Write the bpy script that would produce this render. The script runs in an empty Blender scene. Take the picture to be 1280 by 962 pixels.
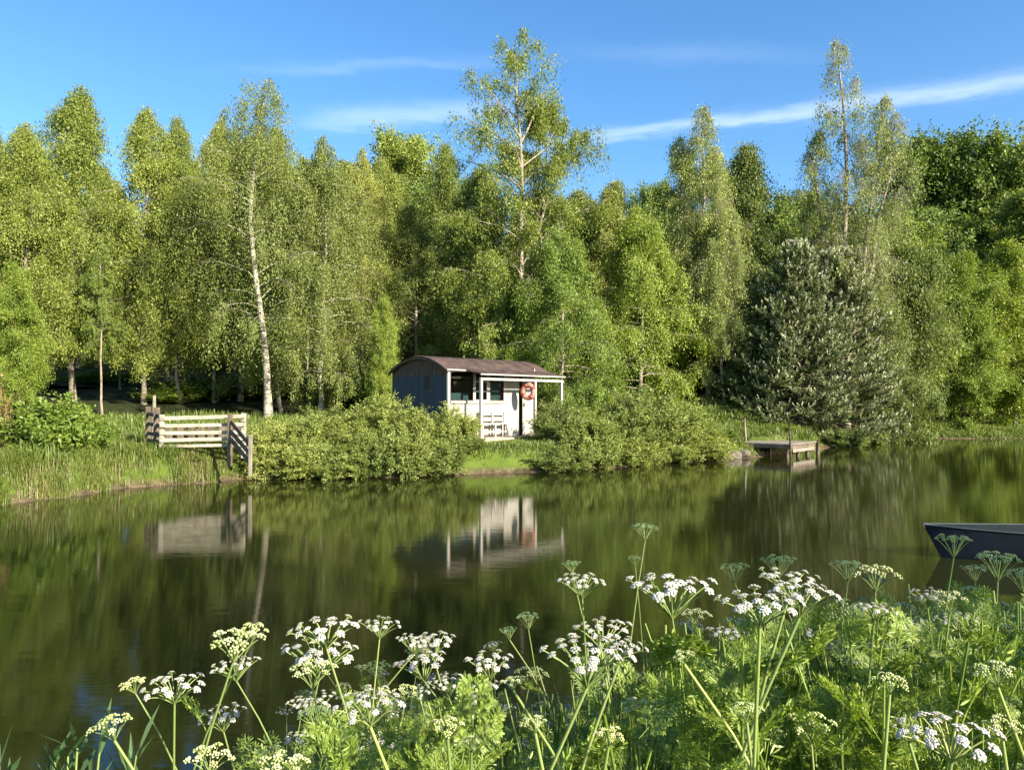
import bpy, math, random
import numpy as np
from mathutils import Vector, Matrix, Euler
R = math.radians
PI = math.pi
C = bpy.context.scene.collection
sc = bpy.context.scene

# ------------------------------------------------------------------ camera, sky, sun, exposure
F, HOR, CAMZ = 960.0, 503.0, 2.0            # focal length in photo pixels, horizon row, eye height over the water
cam = bpy.data.cameras.new('camera'); camo = bpy.data.objects.new('camera', cam); C.objects.link(camo)
cam.sensor_width = 36; cam.lens = 36 * F / 1280
cam.clip_start = 0.05; cam.clip_end = 3000
camo.location = (0, 0, CAMZ)
camo.rotation_euler = (R(90) + math.atan((HOR - 481) / F), 0, 0)
sc.camera = camo
SUN_EL, SUN_AZ = R(28), R(131)              # azimuth clockwise from +y
SUN = np.array([math.sin(SUN_AZ) * math.cos(SUN_EL), math.cos(SUN_AZ) * math.cos(SUN_EL), math.sin(SUN_EL)])
w = bpy.data.worlds.new('World'); sc.world = w; w.use_nodes = True
nt = w.node_tree; nt.nodes.clear()


def N(tree, kind, **kw):
    n = tree.nodes.new(kind)
    for k, v in kw.items():
        if k.startswith('i_'):
            n.inputs[k[2:].replace('_', ' ')].default_value = v
        else:
            setattr(n, k, v)
    return n


def pixdir(px, py):
    d = np.array([(px - 640) / F, 1.0, (HOR - py) / F]); return d / np.linalg.norm(d)


out = N(nt, 'ShaderNodeOutputWorld'); bg = N(nt, 'ShaderNodeBackground'); bg.inputs['Strength'].default_value = 0.096
sky = N(nt, 'ShaderNodeTexSky', sky_type='NISHITA', sun_disc=False, sun_elevation=SUN_EL, sun_rotation=SUN_AZ,
        altitude=100, air_density=1.0, dust_density=0.9, ozone_density=2.6)
hs = N(nt, 'ShaderNodeHueSaturation'); hs.inputs['Saturation'].default_value = 1.25; hs.inputs['Value'].default_value = 1.0
nt.links.new(sky.outputs[0], hs.inputs['Color'])
tc = N(nt, 'ShaderNodeTexCoord')
last = hs.outputs[0]


def mth(op, a, b=None, c=None, clamp=False):
    n = nt.nodes.new('ShaderNodeMath'); n.operation = op; n.use_clamp = clamp
    for i, v in enumerate((a, b, c)):
        if v is None: continue
        if isinstance(v, (int, float)): n.inputs[i].default_value = v
        else: nt.links.new(v, n.inputs[i])
    return n.outputs[0]


def dotv(vec):
    n = nt.nodes.new('ShaderNodeVectorMath'); n.operation = 'DOT_PRODUCT'
    nt.links.new(tc.outputs['Generated'], n.inputs[0]); n.inputs[1].default_value = tuple(vec)
    return n.outputs['Value']


cn = N(nt, 'ShaderNodeTexNoise'); cn.inputs['Scale'].default_value = 9; cn.inputs['Detail'].default_value = 7; cn.inputs['Roughness'].default_value = 0.62
cmap = N(nt, 'ShaderNodeMapping'); cmap.inputs['Rotation'].default_value = (0, R(6), 0); cmap.inputs['Scale'].default_value = (1.0, 1.0, 5.5)
nt.links.new(tc.outputs['Generated'], cmap.inputs[0]); nt.links.new(cmap.outputs[0], cn.inputs['Vector'])


def streak(p0, p1, width, grow, azlo, azhi, fade, op):
    """thin cirrus band along the great circle through two directions, limited to a span of bearing"""
    global last
    d0, d1 = pixdir(*p0), pixdir(*p1)
    n = np.cross(d0, d1); n /= np.linalg.norm(n)
    if n[2] < 0: n = -n
    x = np.array([1, 0, 0]); al = np.cross(n, d0); al /= np.linalg.norm(al)
    if al[0] < 0: al = -al
    s = dotv(al)
    half = mth('MULTIPLY_ADD', s, grow, width)
    half = mth('MAXIMUM', half, 0.003)
    nz = mth('MULTIPLY', mth('SUBTRACT', cn.outputs['Fac'], 0.5), 0.035)
    q = mth('DIVIDE', mth('ADD', dotv(n), nz), half)
    g = mth('POWER', 2.718, mth('MULTIPLY', mth('MULTIPLY', q, q), -1.0))
    a0 = float(np.dot(pixdir(*azlo), al)); a1 = float(np.dot(pixdir(*azhi), al))
    m = nt.nodes.new('ShaderNodeMapRange'); m.interpolation_type = 'SMOOTHSTEP'
    nt.links.new(s, m.inputs[0]); m.inputs[1].default_value = a0 - fade; m.inputs[2].default_value = a0 + fade
    m2 = nt.nodes.new('ShaderNodeMapRange'); m2.interpolation_type = 'SMOOTHSTEP'
    nt.links.new(s, m2.inputs[0]); m2.inputs[1].default_value = a1 + fade; m2.inputs[2].default_value = a1 - fade
    f = mth('MULTIPLY', mth('MULTIPLY', g, m.outputs[0]), m2.outputs[0])
    f = mth('MULTIPLY', f, mth('MULTIPLY_ADD', cn.outputs['Fac'], 1.1, 0.35))
    front = mth('GREATER_THAN', dotv((0, 1, 0)), 0)
    f = mth('MULTIPLY', mth('MULTIPLY', f, front), op, clamp=True)
    mx = nt.nodes.new('ShaderNodeMix'); mx.data_type = 'RGBA'
    nt.links.new(f, mx.inputs['Factor']); nt.links.new(last, mx.inputs['A']); mx.inputs['B'].default_value = (7.2, 7.6, 7.6, 1)
    last = mx.outputs['Result']


streak((740, 171), (1280, 97), 0.006, 0.010, (700, 175), (1500, 65), 0.10, 0.22)
streak((390, 146), (600, 136), 0.011, 0.0, (395, 146), (640, 134), 0.06, 0.17)
streak((300, 86), (560, 72), 0.007, 0.0, (330, 85), (590, 70), 0.12, 0.07)
streak((800, 62), (1000, 64), 0.010, 0.0, (760, 62), (980, 64), 0.12, 0.05)
nt.links.new(last, bg.inputs['Color']); nt.links.new(bg.outputs[0], out.inputs[0])
sun = bpy.data.lights.new('sun', 'SUN'); sun.energy = 5.0; sun.angle = R(0.6); sun.color = (1.0, 0.91, 0.73)
suno = bpy.data.objects.new('sun', sun); C.objects.link(suno)
suno.rotation_euler = Vector(tuple(SUN)).to_track_quat('Z', 'Y').to_euler()
sc.view_settings.view_transform = 'Standard'; sc.view_settings.look = 'None'
sc.view_settings.exposure = 1.5; sc.view_settings.gamma = 1.0; sc.view_settings.use_curve_mapping = False
sc.render.engine = 'CYCLES'
cy = sc.cycles
cy.max_bounces = 6; cy.diffuse_bounces = 3; cy.glossy_bounces = 3; cy.transmission_bounces = 3; cy.transparent_max_bounces = 4
cy.caustics_reflective = False; cy.caustics_refractive = False
cy.use_denoising = True; cy.sample_clamp_indirect = 6.0
try: cy.denoiser = 'OPENIMAGEDENOISE'
except Exception: pass


# ------------------------------------------------------------------ mesh helpers
class MB:
    """collects faces (arrays of triangles and quads) and links them as ONE mesh object"""
    def __init__(s): s.v, s.q, s.t, s.n, s.qa, s.ta, s.qm, s.tm = [], [], [], 0, [], [], [], []

    def add(s, v, q=None, t=None, rnd=None, mat=0):
        v = np.asarray(v, dtype=np.float32).reshape(-1, 3)
        if q is not None and len(q):
            q = np.asarray(q, dtype=np.int64); s.q.append(q + s.n); s.qm.append(np.full(len(q), mat))
            s.qa.append(np.broadcast_to(np.asarray(0.5 if rnd is None else rnd, dtype=np.float32), (len(q),)))
        if t is not None and len(t):
            t = np.asarray(t, dtype=np.int64); s.t.append(t + s.n); s.tm.append(np.full(len(t), mat))
            s.ta.append(np.broadcast_to(np.asarray(0.5 if rnd is None else rnd, dtype=np.float32), (len(t),)))
        s.v.append(v); s.n += len(v)

    def join(s, o, M=None, rnd=None):
        """append a copy of another MB, moved by a 4x4 matrix"""
        for i in range(1):
            v = np.concatenate(o.v)
            if M is not None:
                M = np.asarray(M); v = v @ M[:3, :3].T + M[:3, 3]
            if o.q:
                q = np.concatenate(o.q); s.q.append(q + s.n); s.qm.append(np.concatenate(o.qm))
                s.qa.append(np.concatenate(o.qa) if rnd is None else np.full(len(q), rnd, dtype=np.float32))
            if o.t:
                t = np.concatenate(o.t); s.t.append(t + s.n); s.tm.append(np.concatenate(o.tm))
                s.ta.append(np.concatenate(o.ta) if rnd is None else np.full(len(t), rnd, dtype=np.float32))
            s.v.append(v.astype(np.float32)); s.n += len(v)

    def mesh(s, name, mats, smooth=False):
        v = np.concatenate(s.v) if s.v else np.zeros((0, 3), np.float32)
        q = np.concatenate(s.q) if s.q else np.zeros((0, 4), int)
        t = np.concatenate(s.t) if s.t else np.zeros((0, 3), int)
        me = bpy.data.meshes.new(name)
        me.vertices.add(len(v)); me.vertices.foreach_set('co', v.ravel())
        me.loops.add(q.size + t.size)
        me.loops.foreach_set('vertex_index', np.concatenate([q.ravel(), t.ravel()]).astype(np.int32))
        me.polygons.add(len(q) + len(t))
        st = np.concatenate([np.arange(len(q)) * 4, q.size + np.arange(len(t)) * 3]).astype(np.int32)
        me.polygons.foreach_set('loop_start', st)
        a = me.attributes.new('rnd', 'FLOAT', 'FACE')
        a.data.foreach_set('value', np.concatenate(s.qa + s.ta).astype(np.float32))
        if not isinstance(mats, (list, tuple)): mats = [mats]
        for m in mats: me.materials.append(m)
        if len(mats) > 1:
            me.polygons.foreach_set('material_index', np.concatenate(s.qm + s.tm).astype(np.int32))
        me.update(calc_edges=True)
        me.polygons.foreach_set('use_smooth', np.full(len(me.polygons), smooth))
        return me

    def build(s, name, mats, parent=None, smooth=False):
        o = bpy.data.objects.new(name, s.mesh(name, mats, smooth)); C.objects.link(o)
        if parent is not None: o.parent = parent
        return o


def unit(a): return a / np.maximum(np.linalg.norm(a, axis=-1, keepdims=True), 1e-9)


def tubes(mb, pts, rad, sides=5, rnd=None, mat=0, cap=False):
    """pts (N,K,3), rad (N,K): N tapered tubes"""
    pts = np.asarray(pts, dtype=float); rad = np.asarray(rad, dtype=float)
    if pts.ndim == 2: pts = pts[None]; rad = rad[None]
    n, k, _ = pts.shape
    tg = unit(np.gradient(pts, axis=1))
    ov = pts[:, -1] - pts[:, 0]
    ref = np.where((np.abs(unit(ov)[:, 2:3]) > 0.75), np.array([[0.9, 0.43, 0.05]]), np.array([[0.05, 0.1, 0.99]]))[:, None, :]
    a = unit(np.cross(tg, ref)); b = np.cross(tg, a)
    an = np.arange(sides) * 2 * PI / sides
    v = pts[:, :, None, :] + rad[:, :, None, None] * (np.cos(an)[None, None, :, None] * a[:, :, None, :] + np.sin(an)[None, None, :, None] * b[:, :, None, :])
    base = (np.arange(n) * k * sides)[:, None, None]
    r = (np.arange(k - 1) * sides)[None, :, None]; j = np.arange(sides)[None, None, :]; j2 = (j + 1) % sides
    q = np.stack([base + r + j, base + r + sides + j, base + r + sides + j2, base + r + j2], -1).reshape(-1, 4)
    rr = None if rnd is None else np.repeat(np.broadcast_to(rnd, (n,)), (k - 1) * sides)
    t = None
    if cap:
        t = []
        for i in range(n):
            for e, rev in ((0, True), (k - 1, False)):
                o = i * k * sides + e * sides
                for m in range(1, sides - 1):
                    t.append((o, o + m, o + m + 1) if not rev else (o, o + m + 1, o + m))
    mb.add(v.reshape(-1, 3), q=q, t=t, rnd=rr if t is None else None, mat=mat)


def leaves(mb, pos, size, rng, bias=None, biasw=0.0, width=0.55, rnd=None, mat=0, up=0.0, outw=None):
    """one flat pointed leaf per position"""
    n = len(pos)
    d = unit(rng.normal(size=(n, 3)))
    if bias is not None: d = unit(d * (1 - biasw) + np.asarray(bias) * biasw)
    e = rng.normal(size=(n, 3))
    nrm = unit(e + np.array([0, 0, up]) + (0 if outw is None else outw))
    wd = unit(np.cross(d, nrm))
    size = np.broadcast_to(np.asarray(size, dtype=float), (n,))[:, None] * np.clip(np.exp(rng.normal(-.05, .30, (n, 1))), .45, 1.8)
    m = pos + d * size * 0.45
    v = np.stack([pos, m + wd * size * width * .5, pos + d * size, m - wd * size * width * .5], 1)
    q = np.arange(n * 4).reshape(n, 4)
    mb.add(v.reshape(-1, 3), q=q, rnd=rng.uniform(0, 1, n) if rnd is None else rnd, mat=mat)


def box(mb, x0, x1, y0, y1, z0, z1, mat=0, rnd=None):
    v = [(x0, y0, z0), (x1, y0, z0), (x1, y1, z0), (x0, y1, z0), (x0, y0, z1), (x1, y0, z1), (x1, y1, z1), (x0, y1, z1)]
    mb.add(v, q=[(0, 3, 2, 1), (4, 5, 6, 7), (0, 1, 5, 4), (1, 2, 6, 5), (2, 3, 7, 6), (3, 0, 4, 7)], mat=mat, rnd=rnd)


def beam(mb, p0, p1, wx, wz, up=(0, 0, 1), mat=0, rnd=None, rough=0.0, rng=None):
    """a squared timber from p0 to p1"""
    p0, p1 = np.array(p0, float), np.array(p1, float)
    d = unit(p1 - p0); u = np.array(up, float)
    if abs(np.dot(d, u)) > .95: u = np.array([0, 1., 0])
    s = unit(np.cross(d, u)); u = np.cross(s, d)
    v = []
    for p in (p0, p1):
        for a, b in ((-1, -1), (1, -1), (1, 1), (-1, 1)):
            v.append(p + s * a * wx / 2 + u * b * wz / 2)
    v = np.array(v)
    if rng is not None: v = v + rng.normal(0, rough, v.shape)
    mb.add(v, q=[(0, 1, 2, 3), (7, 6, 5, 4), (0, 4, 5, 1), (1, 5, 6, 2), (2, 6, 7, 3), (3, 7, 4, 0)], mat=mat, rnd=rnd)


def bevel(o, wd=0.008, seg=2):
    m = o.modifiers.new('bevel', 'BEVEL'); m.width = wd; m.segments = seg; m.limit_method = 'ANGLE'
    return o


def thing(name, label, cat, loc=(0, 0, 0), rz=0.0, group=None):
    o = bpy.data.objects.new(name, None); C.objects.link(o); o.location = loc; o.rotation_euler = (0, 0, rz)
    o.empty_display_size = 0.2
    return tag(o, label, cat, group)


def tag(o, label, cat, group=None):
    o['label'] = label; o['category'] = cat
    if group: o['group'] = group
    return o


def copy_tree(o, parent=None):
    c = o.copy(); C.objects.link(c)
    if parent is not None: c.parent = parent
    for ch in list(o.children): copy_tree(ch, c)
    return c


# ------------------------------------------------------------------ materials
def mat(name):
    m = bpy.data.materials.new(name); m.use_nodes = True; m.node_tree.nodes.clear()
    return m, m.node_tree


def ramp(t, fac, stops):
    r = t.nodes.new('ShaderNodeValToRGB'); el = r.color_ramp.elements
    while len(el) < len(stops): el.new(0.5)
    for e, (p, c) in zip(el, stops): e.position = p; e.color = (*c, 1)
    t.links.new(fac, r.inputs[0]); return r.outputs[0]


def noise(t, scale, detail=4, rough=.55, vec=None, mapscale=None, coord='Object'):
    n = t.nodes.new('ShaderNodeTexNoise'); n.inputs['Scale'].default_value = scale; n.inputs['Detail'].default_value = detail; n.inputs['Roughness'].default_value = rough
    if vec is None:
        tcn = t.nodes.new('ShaderNodeTexCoord'); vec = tcn.outputs[coord]
    if mapscale is not None:
        mp = t.nodes.new('ShaderNodeMapping'); mp.inputs['Scale'].default_value = mapscale; t.links.new(vec, mp.inputs[0]); vec = mp.outputs[0]
    t.links.new(vec, n.inputs['Vector']); return n.outputs['Fac']


def mixc(t, f, a, b, mode='MIX'):
    m = t.nodes.new('ShaderNodeMix'); m.data_type = 'RGBA'; m.blend_type = mode
    for s, v in (('Factor', f), ('A', a), ('B', b)):
        if isinstance(v, (int, float)): m.inputs[s].default_value = v
        elif isinstance(v, tuple): m.inputs[s].default_value = (*v, 1)
        else: t.links.new(v, m.inputs[s])
    return m.outputs['Result']


def leaf_mat(name, c0, c1, c2, trans=0.35, gloss=0.03, rough=0.55, objvar=0.22):
    """c0..c2: darkest to lightest leaf colour; each leaf draws its own, each tree shifts a little"""
    m, t = mat(name)
    at = N(t, 'ShaderNodeAttribute', attribute_name='rnd')
    col = ramp(t, at.outputs['Fac'], [(0.0, c0), (0.55, c1), (1.0, c2)])
    oi = t.nodes.new('ShaderNodeObjectInfo')
    h = t.nodes.new('ShaderNodeHueSaturation')
    mr = t.nodes.new('ShaderNodeMapRange'); t.links.new(oi.outputs['Random'], mr.inputs[0])
    mr.inputs[3].default_value = 1 - objvar; mr.inputs[4].default_value = 1 + objvar
    t.links.new(mr.outputs[0], h.inputs['Value'])
    mr2 = t.nodes.new('ShaderNodeMapRange'); t.links.new(oi.outputs['Random'], mr2.inputs[0])
    mr2.inputs[3].default_value = 0.515; mr2.inputs[4].default_value = 0.488
    t.links.new(mr2.outputs[0], h.inputs['Hue'])
    t.links.new(col, h.inputs['Color']); col = h.outputs[0]
    d = t.nodes.new('ShaderNodeBsdfDiffuse'); t.links.new(col, d.inputs[0])
    tr = t.nodes.new('ShaderNodeBsdfTranslucent')
    tcol = mixc(t, 1.0, col, (1.0, 1.0, 0.45), 'MULTIPLY'); t.links.new(tcol, tr.inputs[0])
    mx = t.nodes.new('ShaderNodeMixShader'); mx.inputs[0].default_value = trans
    t.links.new(d.outputs[0], mx.inputs[1]); t.links.new(tr.outputs[0], mx.inputs[2])
    g = t.nodes.new('ShaderNodeBsdfGlossy'); g.inputs['Roughness'].default_value = rough
    mx2 = t.nodes.new('ShaderNodeMixShader'); mx2.inputs[0].default_value = gloss
    t.links.new(mx.outputs[0], mx2.inputs[1]); t.links.new(g.outputs[0], mx2.inputs[2])
    o = t.nodes.new('ShaderNodeOutputMaterial'); t.links.new(mx2.outputs[0], o.inputs[0])
    return m


def solid(name, stops, scale=3, detail=5, rough=0.7, mapscale=None, bump=0.0, spec=0.3, bscale=None, metallic=0.0, coord='Object'):
    m, t = mat(name)
    b = t.nodes.new('ShaderNodeBsdfPrincipled'); b.inputs['Roughness'].default_value = rough
    b.inputs['Specular IOR Level'].default_value = spec; b.inputs['Metallic'].default_value = metallic
    nf = noise(t, scale, detail, mapscale=mapscale, coord=coord)
    t.links.new(ramp(t, nf, stops), b.inputs['Base Color'])
    if bump:
        bp = t.nodes.new('ShaderNodeBump'); bp.inputs['Strength'].default_value = bump; bp.inputs['Distance'].default_value = 0.02
        t.links.new(noise(t, bscale or scale * 3, 5, mapscale=mapscale, coord=coord), bp.inputs['Height']); t.links.new(bp.outputs[0], b.inputs['Normal'])
    o = t.nodes.new('ShaderNodeOutputMaterial'); t.links.new(b.outputs[0], o.inputs[0])
    return m


M = {}
M['birch_leaf'] = leaf_mat('birch_leaf', (.115, .155, .018), (.230, .275, .038), (.345, .385, .075), trans=.42)
M['pale_birch_leaf'] = leaf_mat('pale_birch_leaf', (.140, .170, .028), (.255, .290, .058), (.365, .385, .105), trans=.40)
M['sparse_leaf'] = leaf_mat('sparse_leaf', (.130, .180, .034), (.235, .300, .062), (.34, .39, .115), trans=.40)
M['bright_leaf'] = leaf_mat('bright_leaf', (.105, .165, .016), (.200, .275, .030), (.31, .375, .058), trans=.42)
M['dark_leaf'] = leaf_mat('dark_leaf', (.088, .132, .018), (.172, .232, .034), (.255, .315, .058), trans=.36)
M['olive_leaf'] = leaf_mat('olive_leaf', (.100, .135, .020), (.185, .225, .036), (.28, .310, .066), trans=.38)
M['bush_leaf'] = leaf_mat('bush_leaf', (.135, .180, .026), (.255, .310, .060), (.38, .43, .13), trans=.38)
M['pine_needle'] = leaf_mat('pine_needle', (.050, .080, .024), (.120, .155, .052), (.215, .245, .10), trans=.14, objvar=.12)
M['candle'] = leaf_mat('candle', (.32, .34, .20), (.46, .47, .31), (.56, .56, .41), trans=.2, objvar=.05)
M['copper_leaf'] = leaf_mat('copper_leaf', (.12, .06, .02), (.28, .17, .06), (.42, .30, .12), trans=.25)
M['birch_bark'] = solid('birch_bark', [(.34, (.05, .042, .035)), (.48, (.28, .25, .19)), (.65, (.42, .38, .30)), (1, (.50, .46, .37))], scale=2.2, detail=6, mapscale=(1.2, 1.2, 4.5), bump=.35, rough=.75)
M['grey_bark'] = solid('grey_bark', [(.3, (.10, .085, .065)), (.5, (.24, .20, .15)), (.7, (.36, .31, .24))], scale=4, mapscale=(2, 2, .6), bump=.6, rough=.85)
M['dark_bark'] = solid('dark_bark', [(.3, (.035, .028, .02)), (.7, (.12, .095, .07))], scale=5, mapscale=(3, 3, .5), bump=.8, rough=.9)
M['twig'] = solid('twig', [(.3, (.06, .045, .03)), (.7, (.15, .11, .075))], scale=5, rough=.8)
M['stem_green'] = leaf_mat('stem_green', (.14, .20, .045), (.22, .28, .075), (.30, .34, .11), trans=.12, gloss=.05, objvar=.15)
M['frond'] = leaf_mat('frond', (.110, .180, .020), (.225, .320, .038), (.340, .420, .078), trans=.45, gloss=.05, objvar=.22)
M['petal'] = leaf_mat('petal', (.44, .42, .37), (.54, .515, .46), (.62, .59, .54), trans=.25, gloss=.02, objvar=.04)
M['bud'] = leaf_mat('bud', (.34, .38, .13), (.52, .54, .24), (.68, .68, .38), trans=.25, gloss=.03, objvar=.1)
M['seed'] = leaf_mat('seed', (.10, .19, .07), (.17, .27, .11), (.26, .35, .17), trans=.2, gloss=.04, objvar=.1)
M['grass'] = leaf_mat('grass', (.065, .110, .014), (.130, .185, .026), (.230, .260, .055), trans=.40, gloss=.04)
M['dry_grass'] = leaf_mat('dry_grass', (.16, .14, .05), (.30, .26, .13), (.44, .38, .24), trans=.25, gloss=.03)
M['white_wood'] = solid('white_wood', [(.28, (.26, .235, .19)), (.45, (.37, .345, .30)), (.8, (.43, .41, .37))], scale=2.5, mapscale=(1, 1, .35), bump=.12, rough=.55, spec=.4)
M['blue_wood'] = solid('blue_wood', [(.25, (.026, .034, .043)), (.5, (.040, .053, .068)), (.8, (.055, .072, .095))], scale=2.0, mapscale=(1.2, 3, .4), bump=.08, rough=.6)
M['brown_wood'] = solid('brown_wood', [(.25, (.05, .032, .02)), (.7, (.13, .085, .055))], scale=3, mapscale=(1, 3, 1), bump=.2, rough=.75)
M['dark_room'] = solid('dark_room', [(.2, (.018, .014, .011)), (.8, (.045, .034, .026))], scale=2, rough=.9)
M['curtain'] = solid('curtain', [(.3, (.008, .025, .026)), (.7, (.02, .06, .06))], scale=6, mapscale=(8, 8, .4), rough=.9)
M['deck_wood'] = solid('deck_wood', [(.25, (.20, .16, .12)), (.55, (.40, .33, .26)), (.8, (.52, .45, .36))], scale=3, mapscale=(.6, 4, 4), bump=.3, rough=.8)
M['gate_wood'] = solid('gate_wood', [(.22, (.10, .08, .055)), (.42, (.28, .25, .195)), (.75, (.46, .425, .35))], scale=3.2, mapscale=(.7, 3, 3), bump=.3, rough=.8)
M['old_dark_wood'] = solid('old_dark_wood', [(.25, (.06, .045, .032)), (.7, (.19, .15, .11))], scale=4, mapscale=(1, 1, .5), bump=.5, rough=.9)
M['jetty_wood'] = solid('jetty_wood', [(.25, (.10, .08, .06)), (.5, (.23, .195, .155)), (.8, (.36, .32, .27))], scale=3, mapscale=(3, 3, 1), bump=.3, rough=.8)
M['boat_paint'] = solid('boat_paint', [(.2, (.005, .008, .014)), (.6, (.008, .013, .022)), (.9, (.014, .020, .030))], scale=2.5, mapscale=(.6, 2, 2), bump=.05, rough=.45, spec=.35)
M['boat_inside'] = solid('boat_inside', [(.2, (.004, .008, .010)), (.8, (.009, .016, .019))], scale=4, rough=.8, spec=.1)
M['boat_trim'] = solid('boat_trim', [(.2, (.02, .028, .034)), (.8, (.045, .058, .066))], scale=4, rough=.6, spec=.2)
M['red_canvas'] = solid('red_canvas', [(.3, (.20, .022, .015)), (.7, (.30, .045, .03))], scale=6, rough=.6)
M['pale_canvas'] = solid('pale_canvas', [(.3, (.34, .155, .11)), (.7, (.42, .23, .17))], scale=6, rough=.6)
M['rope'] = solid('rope', [(.3, (.35, .28, .18)), (.7, (.55, .46, .32))], scale=30, rough=.9)
M['stone'] = solid('stone', [(.25, (.05, .04, .03)), (.5, (.13, .11, .08)), (.8, (.24, .20, .16))], scale=5, bump=.6, rough=.9)
M['bed'] = solid('bed', [(.3, (.03, .026, .012)), (.7, (.06, .05, .025))], scale=1, rough=1)
mm, t = mat('window_glass')
g = t.nodes.new('ShaderNodeBsdfGlossy'); g.inputs['Roughness'].default_value = .02
tr = t.nodes.new('ShaderNodeBsdfTransparent'); mx = t.nodes.new('ShaderNodeMixShader')
fr = t.nodes.new('ShaderNodeFresnel'); fr.inputs[0].default_value = 1.5
t.links.new(fr.outputs[0], mx.inputs[0]); t.links.new(tr.outputs[0], mx.inputs[1]); t.links.new(g.outputs[0], mx.inputs[2])
o = t.nodes.new('ShaderNodeOutputMaterial'); t.links.new(mx.outputs[0], o.inputs[0]); M['glass'] = mm
# roof: rusty brown corrugated sheet
mm, t = mat('rusty_roof')
b = t.nodes.new('ShaderNodeBsdfPrincipled'); b.inputs['Roughness'].default_value = .72
nf = noise(t, 2.4, 7, .65)
t.links.new(ramp(t, nf, [(.28, (.032, .022, .018)), (.5, (.075, .048, .038)), (.66, (.12, .075, .058)), (.82, (.20, .15, .12))]), b.inputs['Base Color'])
bp = t.nodes.new('ShaderNodeBump'); bp.inputs['Strength'].default_value = .3; bp.inputs['Distance'].default_value = .02
t.links.new(noise(t, 25, 4), bp.inputs['Height']); t.links.new(bp.outputs[0], b.inputs['Normal'])
o = t.nodes.new('ShaderNodeOutputMaterial'); t.links.new(b.outputs[0], o.inputs[0]); M['roof'] = mm
# water: dark pond with fine ripples whose crests run across the view
mm, t = mat('pond_water')
b = t.nodes.new('ShaderNodeBsdfPrincipled'); b.inputs['Roughness'].default_value = .048; b.inputs['IOR'].default_value = 1.36
nf = noise(t, .25, 3)
t.links.new(ramp(t, nf, [(.3, (.011, .0135, .0032)), (.7, (.018, .021, .005))]), b.inputs['Base Color'])
n1 = noise(t, 1.0, 3, .6, mapscale=(.7, 9.0, 1)); n2 = noise(t, 1.0, 2, .5, mapscale=(.35, .9, 1))
ad = t.nodes.new('ShaderNodeMath'); ad.operation = 'MULTIPLY_ADD'; t.links.new(n2, ad.inputs[0]); ad.inputs[1].default_value = 0.35; t.links.new(n1, ad.inputs[2])
bp = t.nodes.new('ShaderNodeBump'); bp.inputs['Strength'].default_value = 1.0; bp.inputs['Distance'].default_value = .0011
t.links.new(ad.outputs[0], bp.inputs['Height']); t.links.new(bp.outputs[0], b.inputs['Normal'])
o = t.nodes.new('ShaderNodeOutputMaterial'); t.links.new(b.outputs[0], o.inputs[0]); M['water'] = mm
# ground: grass-green earth, mud at the waterline, leaf litter under the trees
mm, t = mat('ground')
b = t.nodes.new('ShaderNodeBsdfPrincipled'); b.inputs['Roughness'].default_value = .95; b.inputs['Specular IOR Level'].default_value = .1
geo = t.nodes.new('ShaderNodeNewGeometry'); sp = t.nodes.new('ShaderNodeSeparateXYZ'); t.links.new(geo.outputs['Position'], sp.inputs[0])
nf = noise(t, 1.1, 6, .65, vec=geo.outputs['Position'])
gcol = ramp(t, nf, [(.3, (.045, .070, .012)), (.55, (.085, .120, .020)), (.75, (.12, .145, .03))])
nf2 = noise(t, 5, 5, .6, vec=geo.outputs['Position'])
mud = ramp(t, nf2, [(.3, (.030, .024, .014)), (.55, (.10, .075, .045)), (.75, (.20, .155, .10))])
mr = t.nodes.new('ShaderNodeMapRange'); t.links.new(sp.outputs['Z'], mr.inputs[0]); mr.inputs[1].default_value = .05; mr.inputs[2].default_value = .20
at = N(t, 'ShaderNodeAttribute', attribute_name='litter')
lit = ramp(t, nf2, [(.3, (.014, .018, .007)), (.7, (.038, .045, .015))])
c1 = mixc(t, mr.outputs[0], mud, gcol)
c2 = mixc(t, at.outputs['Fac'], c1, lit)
t.links.new(c2, b.inputs['Base Color'])
bp = t.nodes.new('ShaderNodeBump'); bp.inputs['Strength'].default_value = .8; bp.inputs['Distance'].default_value = .06
t.links.new(nf2, bp.inputs['Height']); t.links.new(bp.outputs[0], b.inputs['Normal'])
o = t.nodes.new('ShaderNodeOutputMaterial'); t.links.new(b.outputs[0], o.inputs[0]); M['ground'] = mm

# ------------------------------------------------------------------ ground and water
def W(px, Y): return (px - 640) / F * Y                     # photo column at a depth -> world x


SHORE = np.array([(-10.1, 15.1), (-9.15, 17.9), (-6.9, 20.2), (-4.6, 20.3), (-2.6, 21.0), (-0.9, 21.7), (1.4, 22.6), (2.8, 23.6), (4.2, 24.9), (5.4, 25.6),
                  (6.7, 26.7), (8.3, 27.7), (10.0, 29.6), (13.3, 33.4), (17.0, 38.0), (18.6, 40.6), (22.7, 42.7), (28.5, 42.9), (36, 42.5), (44, 36), (47, 24), (42, 11), (30, 5.6),
                  (16, 4.6), (6, 3.9), (2, 3.5), (-.6, 3.0), (-3, 2.7), (-7, 2.8), (-12, 3.6), (-17, 5.5), (-18, 9), (-15, 12), (-12, 13.6)])


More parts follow.
